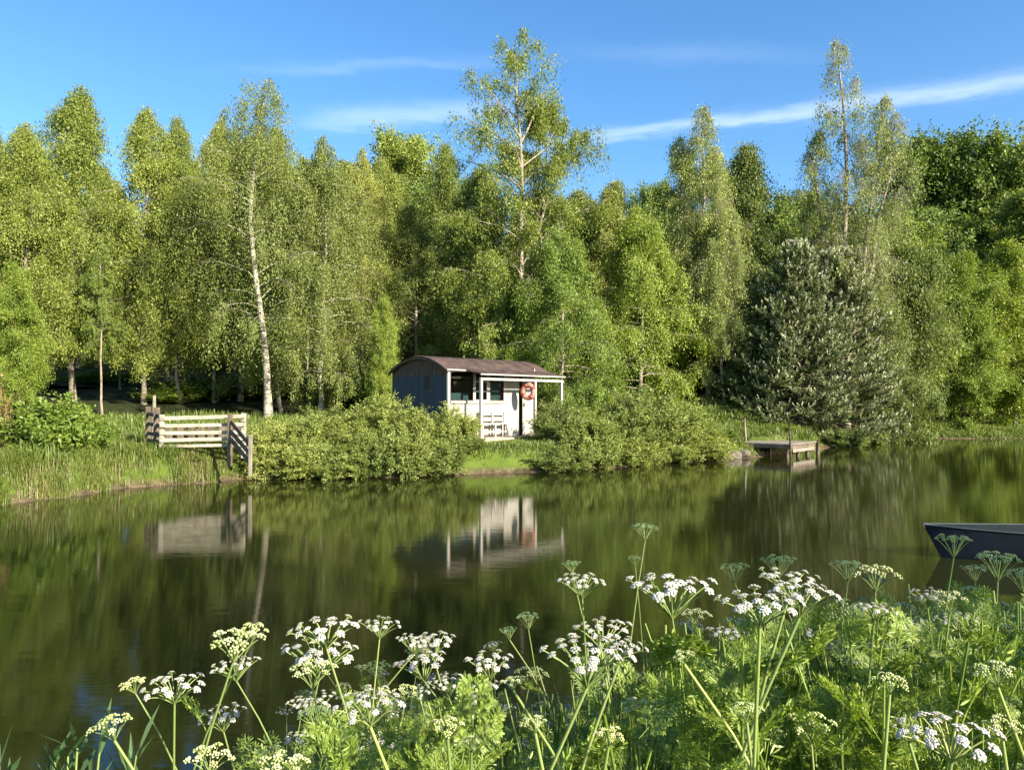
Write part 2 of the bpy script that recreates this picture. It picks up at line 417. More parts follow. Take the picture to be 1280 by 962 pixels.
def shore_dist(x, y):
    """signed distance to the waterline, positive on land"""
    p = np.stack([np.asarray(x, float).ravel(), np.asarray(y, float).ravel()], 1)
    a = SHORE; b = np.roll(SHORE, -1, 0)
    best = np.full(len(p), 1e9); ins = np.zeros(len(p), bool)
    for (ax, ay), (bx, by) in zip(a, b):
        dx, dy = bx - ax, by - ay
        tt = np.clip(((p[:, 0] - ax) * dx + (p[:, 1] - ay) * dy) / (dx * dx + dy * dy), 0, 1)
        best = np.minimum(best, np.hypot(p[:, 0] - ax - tt * dx, p[:, 1] - ay - tt * dy))
        cr = ((ay > p[:, 1]) != (by > p[:, 1]))
        with np.errstate(divide='ignore', invalid='ignore'):
            xi = dx * (p[:, 1] - ay) / (dy if dy != 0 else 1e-9) + ax
        ins ^= cr & (p[:, 0] < xi)
    return np.where(ins, -best, best).reshape(np.shape(x))


def wob(x, y):
    return (np.sin(x * 1.7 + np.sin(y * 1.1) * 1.3) * .5 + np.sin(y * 2.3 + x * .6) * .5 + np.sin(x * 4.1 - y * 3.3) * .35 + np.sin(x * 7.7 + y * 6.1) * .2)


def sstep(a): a = np.clip(a, 0, 1); return a * a * (3 - 2 * a)


def gz(x, y):
    x = np.asarray(x, float); y = np.asarray(y, float)
    d = shore_dist(x, y) + wob(x, y) * .14
    near = y < 8
    right = sstep((x - 14) / 6) * sstep((y - 30) / 6)
    bank = np.where(near, .42, .74 - .40 * right)
    wd = np.where(near, .9, .40 + 1.6 * right)
    z = np.where(d > 0, bank * sstep(d / wd + .12) + .012 * np.clip(d, 0, 8), -.9 * sstep(-d / 2.5) + bank * sstep(.12) * np.clip(1 + d * 4, 0, 1))
    far = sstep((y - 12) / 6)
    z = z + far * np.where(d > 0, .055 * np.clip(d - 2.5, 0, 14) + .12 * np.clip(d - 14, 0, 70), 0)
    z = z + np.where(d > 0, wob(x * .8, y * .8) * .035, 0)
    z = z + 1.15 * np.exp(-(((x - 9.4) / 2.6) ** 2 + ((y - 36.5) / 2.4) ** 2))      # grassy hump behind the jetty
    z = z - np.clip(z - .30, 0, 1) * np.exp(-(((x - 9.3) / 1.9) ** 2 + ((y - 29.3) / 1.5) ** 2) ** 2)      # the bank dips where the jetty comes ashore
    z = z + .8 * np.exp(-(((x - 24.2) / 2.6) ** 2 + ((y - 46.5) / 2.2) ** 2)) * (d > 0)
    return z


def axis(lo, hi, step, ends):
    a = np.arange(lo, hi + 1e-6, step); s = step; l = [lo]; h = [hi]
    while l[-1] > ends[0]: s *= 1.28; l.append(l[-1] - s)
    s = step
    while h[-1] < ends[1]: s *= 1.28; h.append(h[-1] + s)
    return np.concatenate([np.array(l[1:][::-1]), a, np.array(h[1:])])


gx, gy = axis(-24, 36, .26, (-900, 900)), axis(-1, 56, .26, (-700, 1300))
XX, YY = np.meshgrid(gx, gy)
ZZ = gz(XX, YY)
mb = MB(); nx, ny = len(gx), len(gy)
ii = (np.arange(ny - 1)[:, None] * nx + np.arange(nx - 1)[None, :]).ravel()
mb.add(np.stack([XX, YY, ZZ], -1).reshape(-1, 3), q=np.stack([ii, ii + 1, ii + nx + 1, ii + nx], 1))
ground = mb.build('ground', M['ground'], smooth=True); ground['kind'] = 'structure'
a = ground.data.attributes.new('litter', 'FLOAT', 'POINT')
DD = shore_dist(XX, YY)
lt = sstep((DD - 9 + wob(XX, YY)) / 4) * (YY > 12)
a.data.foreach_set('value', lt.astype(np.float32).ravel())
mb = MB(); mb.add([(-40, -4, 0), (70, -4, 0), (70, 60, 0), (-40, 60, 0)], q=[(0, 1, 2, 3)])
water = mb.build('pond_water', M['water']); water['kind'] = 'structure'


# ------------------------------------------------------------------ trees
def prof_birch(t): return np.clip((1 - t) ** .62 * (.55 + .45 * np.minimum(1, t / .25)), .06, 1)
def prof_column(t): return np.clip(np.minimum(1, .62 + t * 1.3) * (1 - t ** 2.3) ** .95, .07, 1)
def prof_round(t): return np.sqrt(np.clip(1 - (1.9 * t - .9) ** 2, .06, 1))
def prof_cone(t): return np.clip((1 - t) ** .8, .03, 1)


def wander(rng, n, k, amp):
    a = rng.normal(0, 1, (n, k, 3)).cumsum(1) * amp; a -= a[:, :1]; return a


def gen_tree(seed, H, cb, rad, prof, nl=34, e0=(55, 20), droop=40, nsub=7, nstr=5, hang=.8, slen=1.2, lps=16, leaf=.10, tr=.14, lean=None, leafmat='birch_leaf',
             bark='birch_bark', jit=.07, twigs=False, lw=.55, spread=1.0, gaps=0.0, limb_r=1.0, fork=0):
    """trunk + limbs + branchlets in one mesh, leaves strung along hanging or upright twigs in the other"""
    rng = np.random.default_rng(seed)
    tb, cr = MB(), MB()
    K = 13
    s = np.linspace(0, 1, K)
    path = np.stack([np.zeros(K), np.zeros(K), s * H], 1)
    if lean is not None:
        lx = np.array(lean, float); path[:, 0] = np.interp(s, np.linspace(0, 1, len(lx)), lx)
    else:
        path += wander(rng, 1, K, H * .006)[0] * np.array([1, 1, 0])
    trad = tr * (1 - s) ** .8 + .012; trad[0] *= 1.35
    tubes(tb, path, trad, 9)
    mains = [(path, cb)]
    for f in range(fork):                       # extra leaders leaving the trunk low down
        z0 = rng.uniform(.12, .30); az = rng.uniform(0, 2 * PI); hh = rng.uniform(.72, .93)
        p0 = np.array([np.interp(z0, s, path[:, i]) for i in range(3)])
        q = np.linspace(0, 1, K)
        off = rad * rng.uniform(.25, .5)
        p = np.stack([p0[0] + off * np.cos(az) * q ** .7, p0[1] + off * np.sin(az) * q ** .7, p0[2] + (H * hh - p0[2]) * q], 1) + wander(rng, 1, K, H * .004)[0]
        tubes(tb, p, trad * .68, 7); mains.append((p, cb * .9))
    for path, cbm in mains:
        top = path[-1, 2]
        n = int(nl / (1 + .45 * fork))
        tt = (np.arange(n) + rng.uniform(.1, .9, n)) / n
        if gaps: tt = tt[rng.uniform(0, 1, n) > gaps * (.5 + .5 * np.sin(tt * 17 + seed))]; n = len(tt)
        z = cbm * H + (top - cbm * H) * tt ** .92 * .985
        o = np.stack([np.interp(z, path[:, 2], path[:, i]) for i in range(3)], 1)
        az = np.arange(n) * 2.39996 + rng.normal(0, .5, n)
        L = rad * prof(tt) * rng.uniform(.62, 1.18, n) / (1 + .25 * fork)
        el = R(1) * (e0[1] + (e0[0] - e0[1]) * tt + rng.normal(0, 9, n))
        k = 6; u = np.linspace(0, 1, k)
        lp = np.zeros((n, k, 3)); lp[:, 0] = o; step = L / (k - 1)
        for j in range(1, k):
            ee = el - R(droop) * u[j] * (1 - .45 * tt)
            lp[:, j] = lp[:, j - 1] + (np.stack([np.cos(az) * np.cos(ee), np.sin(az) * np.cos(ee), np.sin(ee)], 1) + rng.normal(0, .10, (n, 3))) * step[:, None]
        lr = np.clip(L * .012, .008, .06) * limb_r
        tubes(tb, lp, lr[:, None] * (1 - u * .85)[None], 5)
        # branchlets
        m = nsub
        uu = rng.uniform(.22, 1.0, (n, m)) ** .8
        idx = uu * (k - 1); i0 = np.minimum(idx.astype(int), k - 2); fr = (idx - i0)[..., None]
        ar = np.arange(n)[:, None]
        bo = lp[ar, i0] * (1 - fr) + lp[ar, i0 + 1] * fr
        bd = unit(lp[ar, i0 + 1] - lp[ar, i0])
        sd = unit(bd + rng.normal(0, .62, (n, m, 3)) * np.array([1, 1, .7]) + np.array([0, 0, .12 - .25 * hang]))
        bl = (L[:, None] * rng.uniform(.22, .5, (n, m)) * (1.15 - .5 * uu) + .15) * spread
        k2 = 4; u2 = np.linspace(0, 1, k2)
        bp_ = bo[:, :, None] + sd[:, :, None] * (bl[..., None] * u2)[..., None]
        bp_[..., 2] -= (hang * .22 * bl[..., None] * u2 ** 2)
        bp_ = bp_.reshape(-1, k2, 3); bl = bl.reshape(-1); sd = sd.reshape(-1, 3)
        tubes(tb, bp_, np.clip(bl * .007, .004, .018)[:, None] * (1 - u2 * .75)[None] * limb_r, 3)
        # twigs with leaves
        nb = len(bp_); q = nstr
        v = rng.uniform(.15, 1, (nb, q)); idx = v * (k2 - 1); i0 = np.minimum(idx.astype(int), k2 - 2); fr = (idx - i0)[..., None]
        ar = np.arange(nb)[:, None]
        so = (bp_[ar, i0] * (1 - fr) + bp_[ar, i0 + 1] * fr).reshape(-1, 3)
        od = unit(np.repeat(sd, q, 0) + rng.normal(0, .8, (nb * q, 3)))
        sl = slen * rng.uniform(.35, 1.25, nb * q)
        if hang > .3:                                # keep the strands off the ground and shorter near the top
            sl = sl * np.clip((so[:, 2] - .10 * H) / (.28 * H), .25, 1)
        w_ = rng.uniform(0.03, 1, (nb * q, lps))
        lpz = so[:, None] + od[:, None] * (sl[:, None] * w_ * (1 - .72 * hang))[..., None]
        lpz[..., 2] -= hang * sl[:, None] * w_ ** 1.25
        lpz += rng.normal(0, jit, lpz.shape)
        if twigs:
            e = np.linspace(0, 1, 4)
            tp = so[:, None] + od[:, None] * (sl[:, None] * e * (1 - .72 * hang))[..., None]; tp[..., 2] -= hang * sl[:, None] * e ** 1.25
            tubes(tb, tp, np.full((len(so), 4), .003) * (1.2 - e), 3)
        lpz = lpz.reshape(-1, 3)
        bias = np.array([0, 0, -1.0]) if hang > .3 else np.array([0, 0, -.2])
        clump = np.repeat(rng.normal(0, .16, nb * q), lps)
        rn = np.clip(rng.uniform(0, 1, len(lpz)) * .75 + .12 + clump, 0, 1)
        nn_ = np.sin(lpz[:, 0] * 2.3 + seed) + np.sin(lpz[:, 1] * 2.6 + seed * 2) + np.sin(lpz[:, 2] * 1.9 + seed * 3 + lpz[:, 0]) + .6 * np.sin(lpz[:, 2] * 4.3 - lpz[:, 1] * 3)
        drop = np.clip((-.35 - nn_) * .9, 0, .72)
        if hang > .3: drop = np.maximum(drop, .72 * sstep((lpz[:, 2] / H - .74) / .26))
        kp_ = rng.uniform(0, 1, len(lpz)) > drop; lpz = lpz[kp_]; rn = rn[kp_]
        ow = lpz * np.array([1, 1, 0]) / rad * 1.5 + np.array([0, 0, .55])
        leaves(cr, lpz, leaf, rng, bias, .62 if hang > .3 else .1, width=lw, rnd=rn, outw=ow)
    return tb.mesh('trunk', M[bark], True), cr.mesh('crown', M[leafmat])


def gen_fir(seed, H, rad, candles=True):
    rng = np.random.default_rng(seed); tb, cr = MB(), MB()
    K = 10; s = np.linspace(0, 1, K)
    path = np.stack([np.zeros(K), np.zeros(K), s * H], 1) + wander(rng, 1, K, .02)[0] * np.array([1, 1, 0])
    tubes(tb, path, .15 * (1 - s) + .015, 8)
    n = 190
    tt = (np.arange(n) + .5) / n
    z = H * (.05 + .94 * tt); az = np.arange(n) * 2.39996 + rng.normal(0, .3, n)
    L = rad * np.clip((1 - tt) ** .50, .05, 1) * rng.uniform(.58, 1.2, n) * (1 + .14 * np.sin(tt * 19 + az * 2))
    k = 7; u = np.linspace(0, 1, k); el0 = R(-4) + R(40) * tt
    lp = np.zeros((n, k, 3)); lp[:, 0, 2] = z
    for j in range(1, k):
        ee = el0 + R(30) * u[j] ** 2 - R(14) * np.sin(u[j] * PI)
        lp[:, j] = lp[:, j - 1] + np.stack([np.cos(az) * np.cos(ee), np.sin(az) * np.cos(ee), np.sin(ee)], 1) * (L / (k - 1))[:, None]
    tubes(tb, lp, np.clip(L * .014, .006, .04)[:, None] * (1 - .8 * u)[None], 4)
    m = 22
    uu = rng.uniform(.25, 1, (n, m)); idx = uu * (k - 1); i0 = np.minimum(idx.astype(int), k - 2); fr = (idx - i0)[..., None]; ar = np.arange(n)[:, None]
    bo = lp[ar, i0] * (1 - fr) + lp[ar, i0 + 1] * fr; bd = unit(lp[ar, i0 + 1] - lp[ar, i0])
    lat = np.stack([-np.sin(az), np.cos(az), np.zeros(n)], 1)[:, None] * rng.choice([-1, 1], (n, m))[..., None]
    sd = unit(bd * .7 + lat * rng.uniform(.3, 1.1, (n, m, 1)) + np.array([0, 0, .32]) + rng.normal(0, .2, (n, m, 3)))
    bl = rng.uniform(.22, .55, (n, m)) * np.clip(L[:, None] / rad * 1.5, .4, 1)
    tip = bo + sd * bl[..., None]
    # needles: long narrow leaves crowded round each shoot
    pn = 34
    w_ = rng.uniform(0, 1, (n * m, pn)); bo_ = bo.reshape(-1, 3); sd_ = sd.reshape(-1, 3); bl_ = bl.reshape(-1)
    p = bo_[:, None] + sd_[:, None] * (bl_[:, None] * w_)[..., None]
    nd = unit(np.repeat(sd_, pn, 0) * .9 + rng.normal(0, .75, (n * m * pn, 3)))
    leaves(cr, p.reshape(-1, 3), .115, rng, nd, .8, width=.22, rnd=np.clip(rng.uniform(0, 1, n * m * pn) * .7 + np.repeat(rng.normal(.15, .2, n * m), pn), 0, 1))
    mats = [M['pine_needle']]
    if candles:                                   # pale new shoots standing at the branch ends
        mats.append(M['candle'])
        tp = tip.reshape(-1, 3); keep = (rng.uniform(0, 1, len(tp)) < .55) & (uu.reshape(-1) > .4)
        tp = tp[keep]; pn = 12
        up = unit(sd_[keep] * .6 + np.array([0, 0, .9]))
        p = tp[:, None] + up[:, None] * rng.uniform(0, .17, (len(tp), pn, 1))
        leaves(cr, p.reshape(-1, 3), .11, rng, np.repeat(up, pn, 0), .7, width=.3, mat=1)
    return tb.mesh('trunk', M['dark_bark'], True), cr.mesh('crown', mats)


PROTO = {}
def proto(key, H, meshes, name, cat):
    co = np.empty(len(meshes[1].vertices) * 3, np.float32); meshes[1].vertices.foreach_get('co', co)
    PROTO[key] = (float(np.percentile(co[2::3], 99.93)), meshes, name, cat)


proto('column_a', 14, gen_tree(1, 14, .17, 2.5, prof_column, nl=92, e0=(70, 25), droop=62, nsub=9, nstr=6, hang=.9, slen=1.5, lps=26, leaf=.082, jit=.12, bark='grey_bark', tr=.10, leafmat='birch_leaf'), 'birch_tree', 'tree')
proto('column_b', 14, gen_tree(2, 14, .15, 2.9, prof_birch, nl=92, e0=(70, 18), droop=62, nsub=9, nstr=6, hang=.9, slen=1.5, lps=26, leaf=.082, jit=.12, bark='grey_bark', tr=.10, leafmat='birch_leaf'), 'birch_tree', 'tree')
proto('weep', 14, gen_tree(3, 14, .10, 3.0, prof_column, nl=74, e0=(62, 25), droop=65, nsub=8, nstr=7, hang=.97, slen=2.4, lps=32, leaf=.075, leafmat='pale_birch_leaf', jit=.07, tr=.11), 'birch_tree', 'tree')
proto('hero', 14.6, gen_tree(4, 14.6, .20, 3.1, lambda t: np.clip(prof_birch(t) + .12, 0, 1), nl=54, e0=(64, 32), droop=66, nsub=8, nstr=7, hang=.97, slen=2.6, lps=30, leaf=.075, leafmat='pale_birch_leaf',
                             lean=(0, -.08, -.30, -.62, -.86, -.75, -.45, -.2), tr=.155, jit=.07, limb_r=.9), 'birch_tree', 'tree')
proto('giant', 17.5, gen_tree(25, 17.5, .10, 4.9, lambda t: np.interp(t, [0, .3, .5, .7, .82, .92, 1], [.85, .80, .95, .92, .66, .40, .15]), nl=72, e0=(66, 38), droop=44, nsub=14, nstr=6, hang=.8, slen=1.15, lps=24, leaf=.085,
                              leafmat='birch_leaf', bark='grey_bark', tr=.15, gaps=.2, limb_r=1.1, fork=1, spread=.6, jit=.10), 'birch_tree', 'tree')
proto('wispy', 15, gen_tree(6, 15, .08, 3.6, lambda t: np.clip(prof_column(t) * .8 + .2 * prof_birch(t), .1, 1), nl=84, e0=(74, 40), droop=52, nsub=8, nstr=7, hang=.85, slen=1.3, lps=17, leaf=.08, leafmat='sparse_leaf', bark='grey_bark', twigs=True, limb_r=.8, fork=2, tr=.11, jit=.12), 'birch_tree', 'tree')
proto('thin', 17, gen_tree(7, 17, .20, 3.9, prof_column, nl=70, e0=(74, 55), droop=58, nsub=9, nstr=6, hang=.9, slen=1.2, lps=11, leaf=.08, leafmat='sparse_leaf', bark='grey_bark', twigs=True, limb_r=1.2, gaps=.2, fork=3, jit=.10), 'birch_tree', 'tree')
proto('feather', 13, gen_tree(8, 13, .04, 3.2, prof_birch, nl=80, e0=(64, 18), droop=45, nsub=10, nstr=7, hang=.5, slen=1.1, lps=24, leaf=.092, jit=.13, leafmat='olive_leaf', bark='grey_bark', tr=.11), 'broadleaf_tree', 'tree')
proto('oak', 14, gen_tree(9, 14, .10, 5.2, prof_round, nl=62, e0=(75, 0), droop=15, nsub=15, nstr=8, hang=.05, slen=.95, lps=20, leaf=.15, leafmat='dark_leaf', bark='dark_bark', tr=.32, jit=.15, lw=.7), 'broadleaf_tree', 'tree')
proto('alder', 11, gen_tree(10, 11, .02, 3.3, prof_round, nl=70, e0=(72, 0), droop=25, nsub=11, nstr=7, hang=.15, slen=.9, lps=23, leaf=.10, leafmat='bright_leaf', bark='dark_bark', tr=.13, jit=.12, lw=.65, fork=2), 'broadleaf_tree', 'tree')
proto('willow', 11, gen_tree(11, 11, .02, 3.2, prof_round, nl=70, e0=(70, 5), droop=45, nsub=11, nstr=7, hang=.55, slen=1.2, lps=24, leaf=.10, leafmat='olive_leaf', bark='grey_bark', tr=.13, lw=.4, fork=1, jit=.11), 'broadleaf_tree', 'tree')
proto('drape', 10, gen_tree(12, 10, .04, 3.1, lambda t: np.clip(prof_birch(t) + .1, 0, 1), nl=74, e0=(60, 8), droop=55, nsub=9, nstr=8, hang=.8, slen=1.25, lps=24, leaf=.085, jit=.10, leafmat='bright_leaf', bark='grey_bark', tr=.10), 'birch_tree', 'tree')
proto('pole', 13, gen_tree(13, 13, .42, 2.2, prof_birch, nl=44, e0=(60, 15), droop=50, nsub=8, nstr=7, hang=.6, slen=1.1, lps=22, leaf=.10, leafmat='dark_leaf', bark='grey_bark', tr=.10), 'broadleaf_tree', 'tree')
proto('fir', 9.4, gen_fir(14, 9.4, 3.0, True), 'fir_tree', 'tree')
proto('dark_fir', 7, gen_fir(15, 7, 1.9, False), 'fir_tree', 'tree')
used = set()


def tree(key, px, Y, topy, label, group=None, rz=None, wide=1.0, name=None, seed=0):
    H, (tm, cm), nm, cat = PROTO[key]
    x = W(px, Y); z = float(gz(x, Y)) - .05
    h = CAMZ + (HOR - topy) / F * Y - z
    s = h / H
    rr = random.Random(px * 7 + int(Y * 13) + seed)
    t_ = thing(name or nm, label, cat, (x, Y, z), rr.uniform(0, 6.28) if rz is None else rz, group)
    t_.scale = (s * wide, s * wide, s)
    for n_, me in (('trunk', tm), ('crown', cm)):
        o_ = bpy.data.objects.new(n_, me); C.objects.link(o_); o_.parent = t_
    return t_


# a tree on the near bank to the right, out of frame: its shade falls across the flowers
sh_ = tree('alder', 640, 1.0, 300, 'leafy tree standing on the near bank outside the right edge, shading the flowers', wide=1.0)
sh_.location = (11.4, -5.2, float(gz(11.4, -5.2)) - .05); sh_.scale = (.92, .92, 1.16)
# edge of the wood on the left
tree('column_b', -28, 32, 150, 'birch half cut off at the left edge of the picture behind the rusty fern')
tree('column_a', 22, 30, 152, 'tall narrow birch second in from the left edge', wide=1.1)
tree('column_a', 92, 33, 110, 'tallest columnar birch of the left stand, rounded narrow top', wide=1.12)
tree('column_b', 180, 34, 138, 'pointed birch with an airy tip between the columnar birch and the twin tops')
tree('column_b', 226, 35, 148, 'birch with the left tip of the twin tops left of the leaning white trunk', wide=.8)
tree('column_a', 268, 36, 150, 'birch with the right tip of the twin tops left of the leaning white trunk', wide=.8)
tree('alder', 20, 26, 330, 'low leafy tree over the rounded bush at the left edge', wide=.8)
tree('pole', 128, 31, 305, 'mid height leafy tree overhanging the shaded wood left of the gate', wide=.8)
tree('hero', 336, 30.5, 98, 'birch with a thick leaning white trunk standing right of the wooden gate', rz=0)
tree('weep', 402, 31.5, 172, 'weeping birch with a long pale curtain of twigs left of the hut', rz=1.0, wide=1.05)
tree('column_b', 352, 34, 158, 'slim white stemmed birch just behind the leaning birch', wide=.8)
tree('weep', 452, 36, 186, 'weeping birch behind the left corner of the hut', rz=2.0, wide=.9)
tree('pole', 386, 33, 200, 'thin white birch pole between the leaning birch and the weeping birch', wide=.7)
tree('feather', 300, 37, 172, 'dark rounded tree filling the gap behind the leaning white birch')
# middle of the wood
tree('oak', 500, 72, 163, 'dark round topped oak rising far behind the wood', wide=.8)
tree('feather', 425, 40, 196, 'olive tree top left of the far dark oak', wide=.9)
tree('column_b', 478, 43, 200, 'leafy birch directly below the far dark oak')
tree('column_b', 548, 42, 178, 'pale birch top right of the far dark oak', wide=.9)
tree('feather', 590, 37, 208, 'tree with deep green foliage left of the tallest birch')
tree('feather', 520, 36, 255, 'shaded leafy tree standing behind the hut roof')
tree('alder', 478, 30, 370, 'small bright green tree beside the left end of the hut', wide=.6)
tree('giant', 645, 32, 40, 'tallest birch with an open branching crown high above the hut', rz=.6)
tree('drape', 702, 30, 285, 'yellow green drooping tree overhanging the porch roof', wide=.95)
tree('drape', 628, 31.5, 330, 'light green leafy tree right behind the hut roof', wide=.8)
tree('feather', 676, 36, 238, 'leafy tree under the right side of the tallest birch')
tree('feather', 760, 39, 228, 'tree with a pointed top right of the tallest birch', wide=.9)
tree('drape', 800, 35, 262, 'pale green round crowned birch between the tallest birch and the wispy pair')
tree('feather', 728, 41, 234, 'pointed leafy tree filling the dip right of the tallest birch')
tree('oak', 822, 60, 225, 'dark spiky tree tops behind the wispy birch', wide=.6)
tree('pole', 850, 40, 300, 'shaded tree with a bare lower trunk left of the wispy birch')
tree('wispy', 886, 37, 138, 'wispy bare topped birch with twin white stems')
tree('feather', 938, 39, 184, 'dense olive tree leaning right beside the wispy birch', wide=.95)
tree('wispy', 905, 36, 232, 'thin birch with pale stem under the wispy topped birch', wide=.8, seed=5)
tree('oak', 1000, 56, 236, 'dark tree in the dip between the wispy birch and the tall sparse birch', wide=.7)
tree('drape', 968, 42, 275, 'yellow green young tree behind the top of the silver fir')
tree('thin', 1058, 37, 58, 'tall sparse birch with bare upper branches above the silver fir', rz=.4)
tree('pole', 1030, 41, 240, 'dark slim tree beside the stems of the tall sparse birch', wide=.8)
# right side
tree('willow', 1108, 39.5, 250, 'olive willow like tree right behind the silver fir')
tree('willow', 1150, 45, 300, 'lower olive tree between the silver fir and the bright alder', wide=.7)
tree('oak', 1172, 56, 162, 'big dark green oak with a domed top at right', wide=.86)
tree('oak', 1246, 55, 166, 'big oak at the right edge with a spiky tip', wide=.85, seed=3)
tree('oak', 1300, 50, 230, 'large rounded tree half out of the picture at the right edge', wide=.9)
tree('alder', 1204, 44.6, 318, 'bright green many stemmed alder at the water on the far right', wide=.9)
tree('alder', 1268, 47, 302, 'rounded light green tree behind the far right alder', wide=1.0, seed=4)
tree('fir', 1000, 35, 300, 'silver tipped fir beside the jetty, the larger one', wide=1.15)
tree('fir', 1050, 35.8, 310, 'silver tipped fir with the second top, right of the larger one', rz=1.7, wide=1.05)
tree('dark_fir', 938, 36, 372, 'dark shaded fir crowded against the left of the silver fir', wide=1.15)
tree('willow', 1096, 38.3, 362, 'drooping light green tree at the right foot of the silver fir', wide=1.0)
# the wood behind
rr = random.Random(4)
i = 0
for Y, step, top in ((47, 92, 285), (56, 76, 262), (68, 84, 245)):
    for px in range(-170, 1500, step):
        p = px + rr.uniform(-22, 22)
        tp = float(np.interp(p, [0, 400, 450, 560, 650, 760, 830, 900, 1000, 1060, 1200], [205, 196, 208, 212, 240, 252, 262, 232, 246, 250, 215])) + rr.uniform(-6, 26) + {47: 14, 56: 4, 68: 0}[Y]
        if p > 1130 and Y < 50: continue
        tree(rr.choice(['feather', 'oak', 'column_b', 'feather']), p, Y + rr.uniform(-3, 3), tp, 'one of the crowded leafy trees deep in the wood', 'crowded trees deep in the wood', wide=rr.uniform(.75, 1.0), seed=i)
        i += 1
for px, Y, tp in ((730, 39, 300), (775, 41, 280), (812, 43, 290), (870, 42, 300), (560, 41, 280), (255, 39, 300), (205, 40, 300), (150, 39, 290), (60, 38, 280), (1140, 50, 330), (930, 43, 300)):
    tree('pole', px, Y, tp, 'slim tree with a bare trunk in the shade under the wood', 'slim bare trunked trees in the shade', wide=.85)


# ------------------------------------------------------------------ shrubs
def gen_shrub(seed, r, h, ns=26, leafmat='bush_leaf', leaf=.056, lps=50, nstr=11, up=1.0, lw=.5):
    rng = np.random.default_rng(seed); tb, cr = MB(), MB()
    k = 6; u = np.linspace(0, 1, k)
    az = rng.uniform(0, 2 * PI, ns); rr_ = np.sqrt(rng.uniform(0, 1, ns)) * r
    tipz = h * np.sqrt(np.clip(1 - (rr_ / (r * 1.08)) ** 2, .05, 1)) * rng.uniform(.7, 1.1, ns)
    p = np.zeros((ns, k, 3))
    p[:, :, 0] = (np.cos(az) * rr_)[:, None] * (.62 + .38 * u ** .6); p[:, :, 1] = (np.sin(az) * rr_)[:, None] * (.62 + .38 * u ** .6); p[:, :, 2] = tipz[:, None] * u
    p += wander(rng, ns, k, .02)
    tubes(tb, p, np.full((ns, 1), .012) * (1.1 - u)[None], 4)
    v = rng.uniform(.02, 1, (ns, nstr)); idx = v * (k - 1); i0 = np.minimum(idx.astype(int), k - 2); fr = (idx - i0)[..., None]; ar = np.arange(ns)[:, None]
    so = (p[ar, i0] * (1 - fr) + p[ar, i0 + 1] * fr).reshape(-1, 3)
    outw = so * np.array([1, 1, 0]); outw = outw / max(r, .1)
    od = unit(rng.normal(0, .7, so.shape) + outw * .8 + np.array([0, 0, up]))
    sl = rng.uniform(.18, .52, len(so)) * (h / 1.5) ** .5
    w_ = rng.uniform(0, 1, (len(so), lps))
    lp = so[:, None] + od[:, None] * (sl[:, None] * w_)[..., None] + rng.normal(0, .035, (len(so), lps, 3))
    e = np.linspace(0, 1, 3)
    tubes(tb, so[:, None] + od[:, None] * (sl[:, None] * e)[..., None], np.full((len(so), 3), .004), 3)
    lp[..., 2] = np.maximum(lp[..., 2], .02)
    rn = np.clip(rng.uniform(0, 1, len(so) * lps) * .7 + .15 + np.repeat(rng.normal(0, .15, len(so)), lps), 0, 1)
    l3 = lp.reshape(-1, 3)
    leaves(cr, l3, leaf, rng, np.repeat(od, lps, 0), .45, width=lw, rnd=rn, outw=l3 * np.array([1, 1, 0]) / r * 1.4 + np.array([0, 0, .7]))
    v = np.concatenate(cr.v); SDIM.append((float(np.percentile(v[:, 2], 99)), float(np.percentile(np.hypot(v[:, 0], v[:, 1]), 96))))
    return tb.mesh('stem', M['twig']), cr.mesh('foliage', M[leafmat])


SDIM = []
SH = {'a': gen_shrub(31, .9, 1.5, ns=56), 'b': gen_shrub(32, .75, 1.7, ns=52), 'c': gen_shrub(33, 1.0, 1.2, ns=60),
      'dark': gen_shrub(34, 1.1, 1.4, leafmat='dark_leaf', leaf=.085, ns=30, lw=.65), 'bright': gen_shrub(35, .9, 1.2, leafmat='bright_leaf', leaf=.075, ns=30),
      'copper': gen_shrub(36, .7, 1.9, leafmat='copper_leaf', leaf=.10, ns=14, lps=18), 'dock': gen_shrub(37, .38, .6, leafmat='dark_leaf', leaf=.15, ns=12, lps=9, nstr=5, lw=.35)}
SHD = dict(zip(SH, SDIM))


def shrub(key, px, Y, topy, width, label, group=None, name='shrub', base=None):
    x = W(px, Y); z = max(float(gz(x, Y)) - .04, -.03) if base is None else base
    h = CAMZ + (HOR - topy) / F * Y - z
    s = h / SHD[key][0]; r0 = SHD[key][1]
    sw = width / F * Y / 2 / r0
    t_ = thing(name, label, 'shrub', (x, Y, z), random.Random(int(px * 3 + Y)).uniform(0, 6.28), group)
    t_.scale = (sw, sw, s)
    for n_, me in zip(('stem', 'foliage'), SH[key]):
        o_ = bpy.data.objects.new(n_, me); C.objects.link(o_); o_.parent = t_
    return t_


shrub('bright', 66, 18.0, 503, 135, 'big rounded green bush near the left edge of the far bank')
shrub('bright', 22, 19.8, 522, 60, 'leafy bush at the left edge behind the tussocks')
shrub('dark', 105, 22, 520, 50, 'smaller dark bush on the right flank of the big rounded bush')
shrub('copper', -2, 17.6, 470, 32, 'dry rusty brown fern like shrub at the left edge', name='dry_shrub')
shrub('dock', 42, 16.6, 553, 42, 'dark broad leaved plant on the bank near the left edge')
shrub('dock', 172, 18.9, 566, 34, 'dark leafy clump on the bank below the gate')
shrub('dock', 246, 19.4, 566, 26, 'small leafy clump on the bank below the middle of the gate')
shrub('c', 352, 21.2, 528, 80, 'low pale bush right of the slanting rail panel')
shrub('c', 352, 20.8, 560, 70, 'bush trailing to the water just right of the slanting rail panel')
shrub('a', 400, 21.6, 513, 95, 'rounded bush on the bank under the weeping birch')
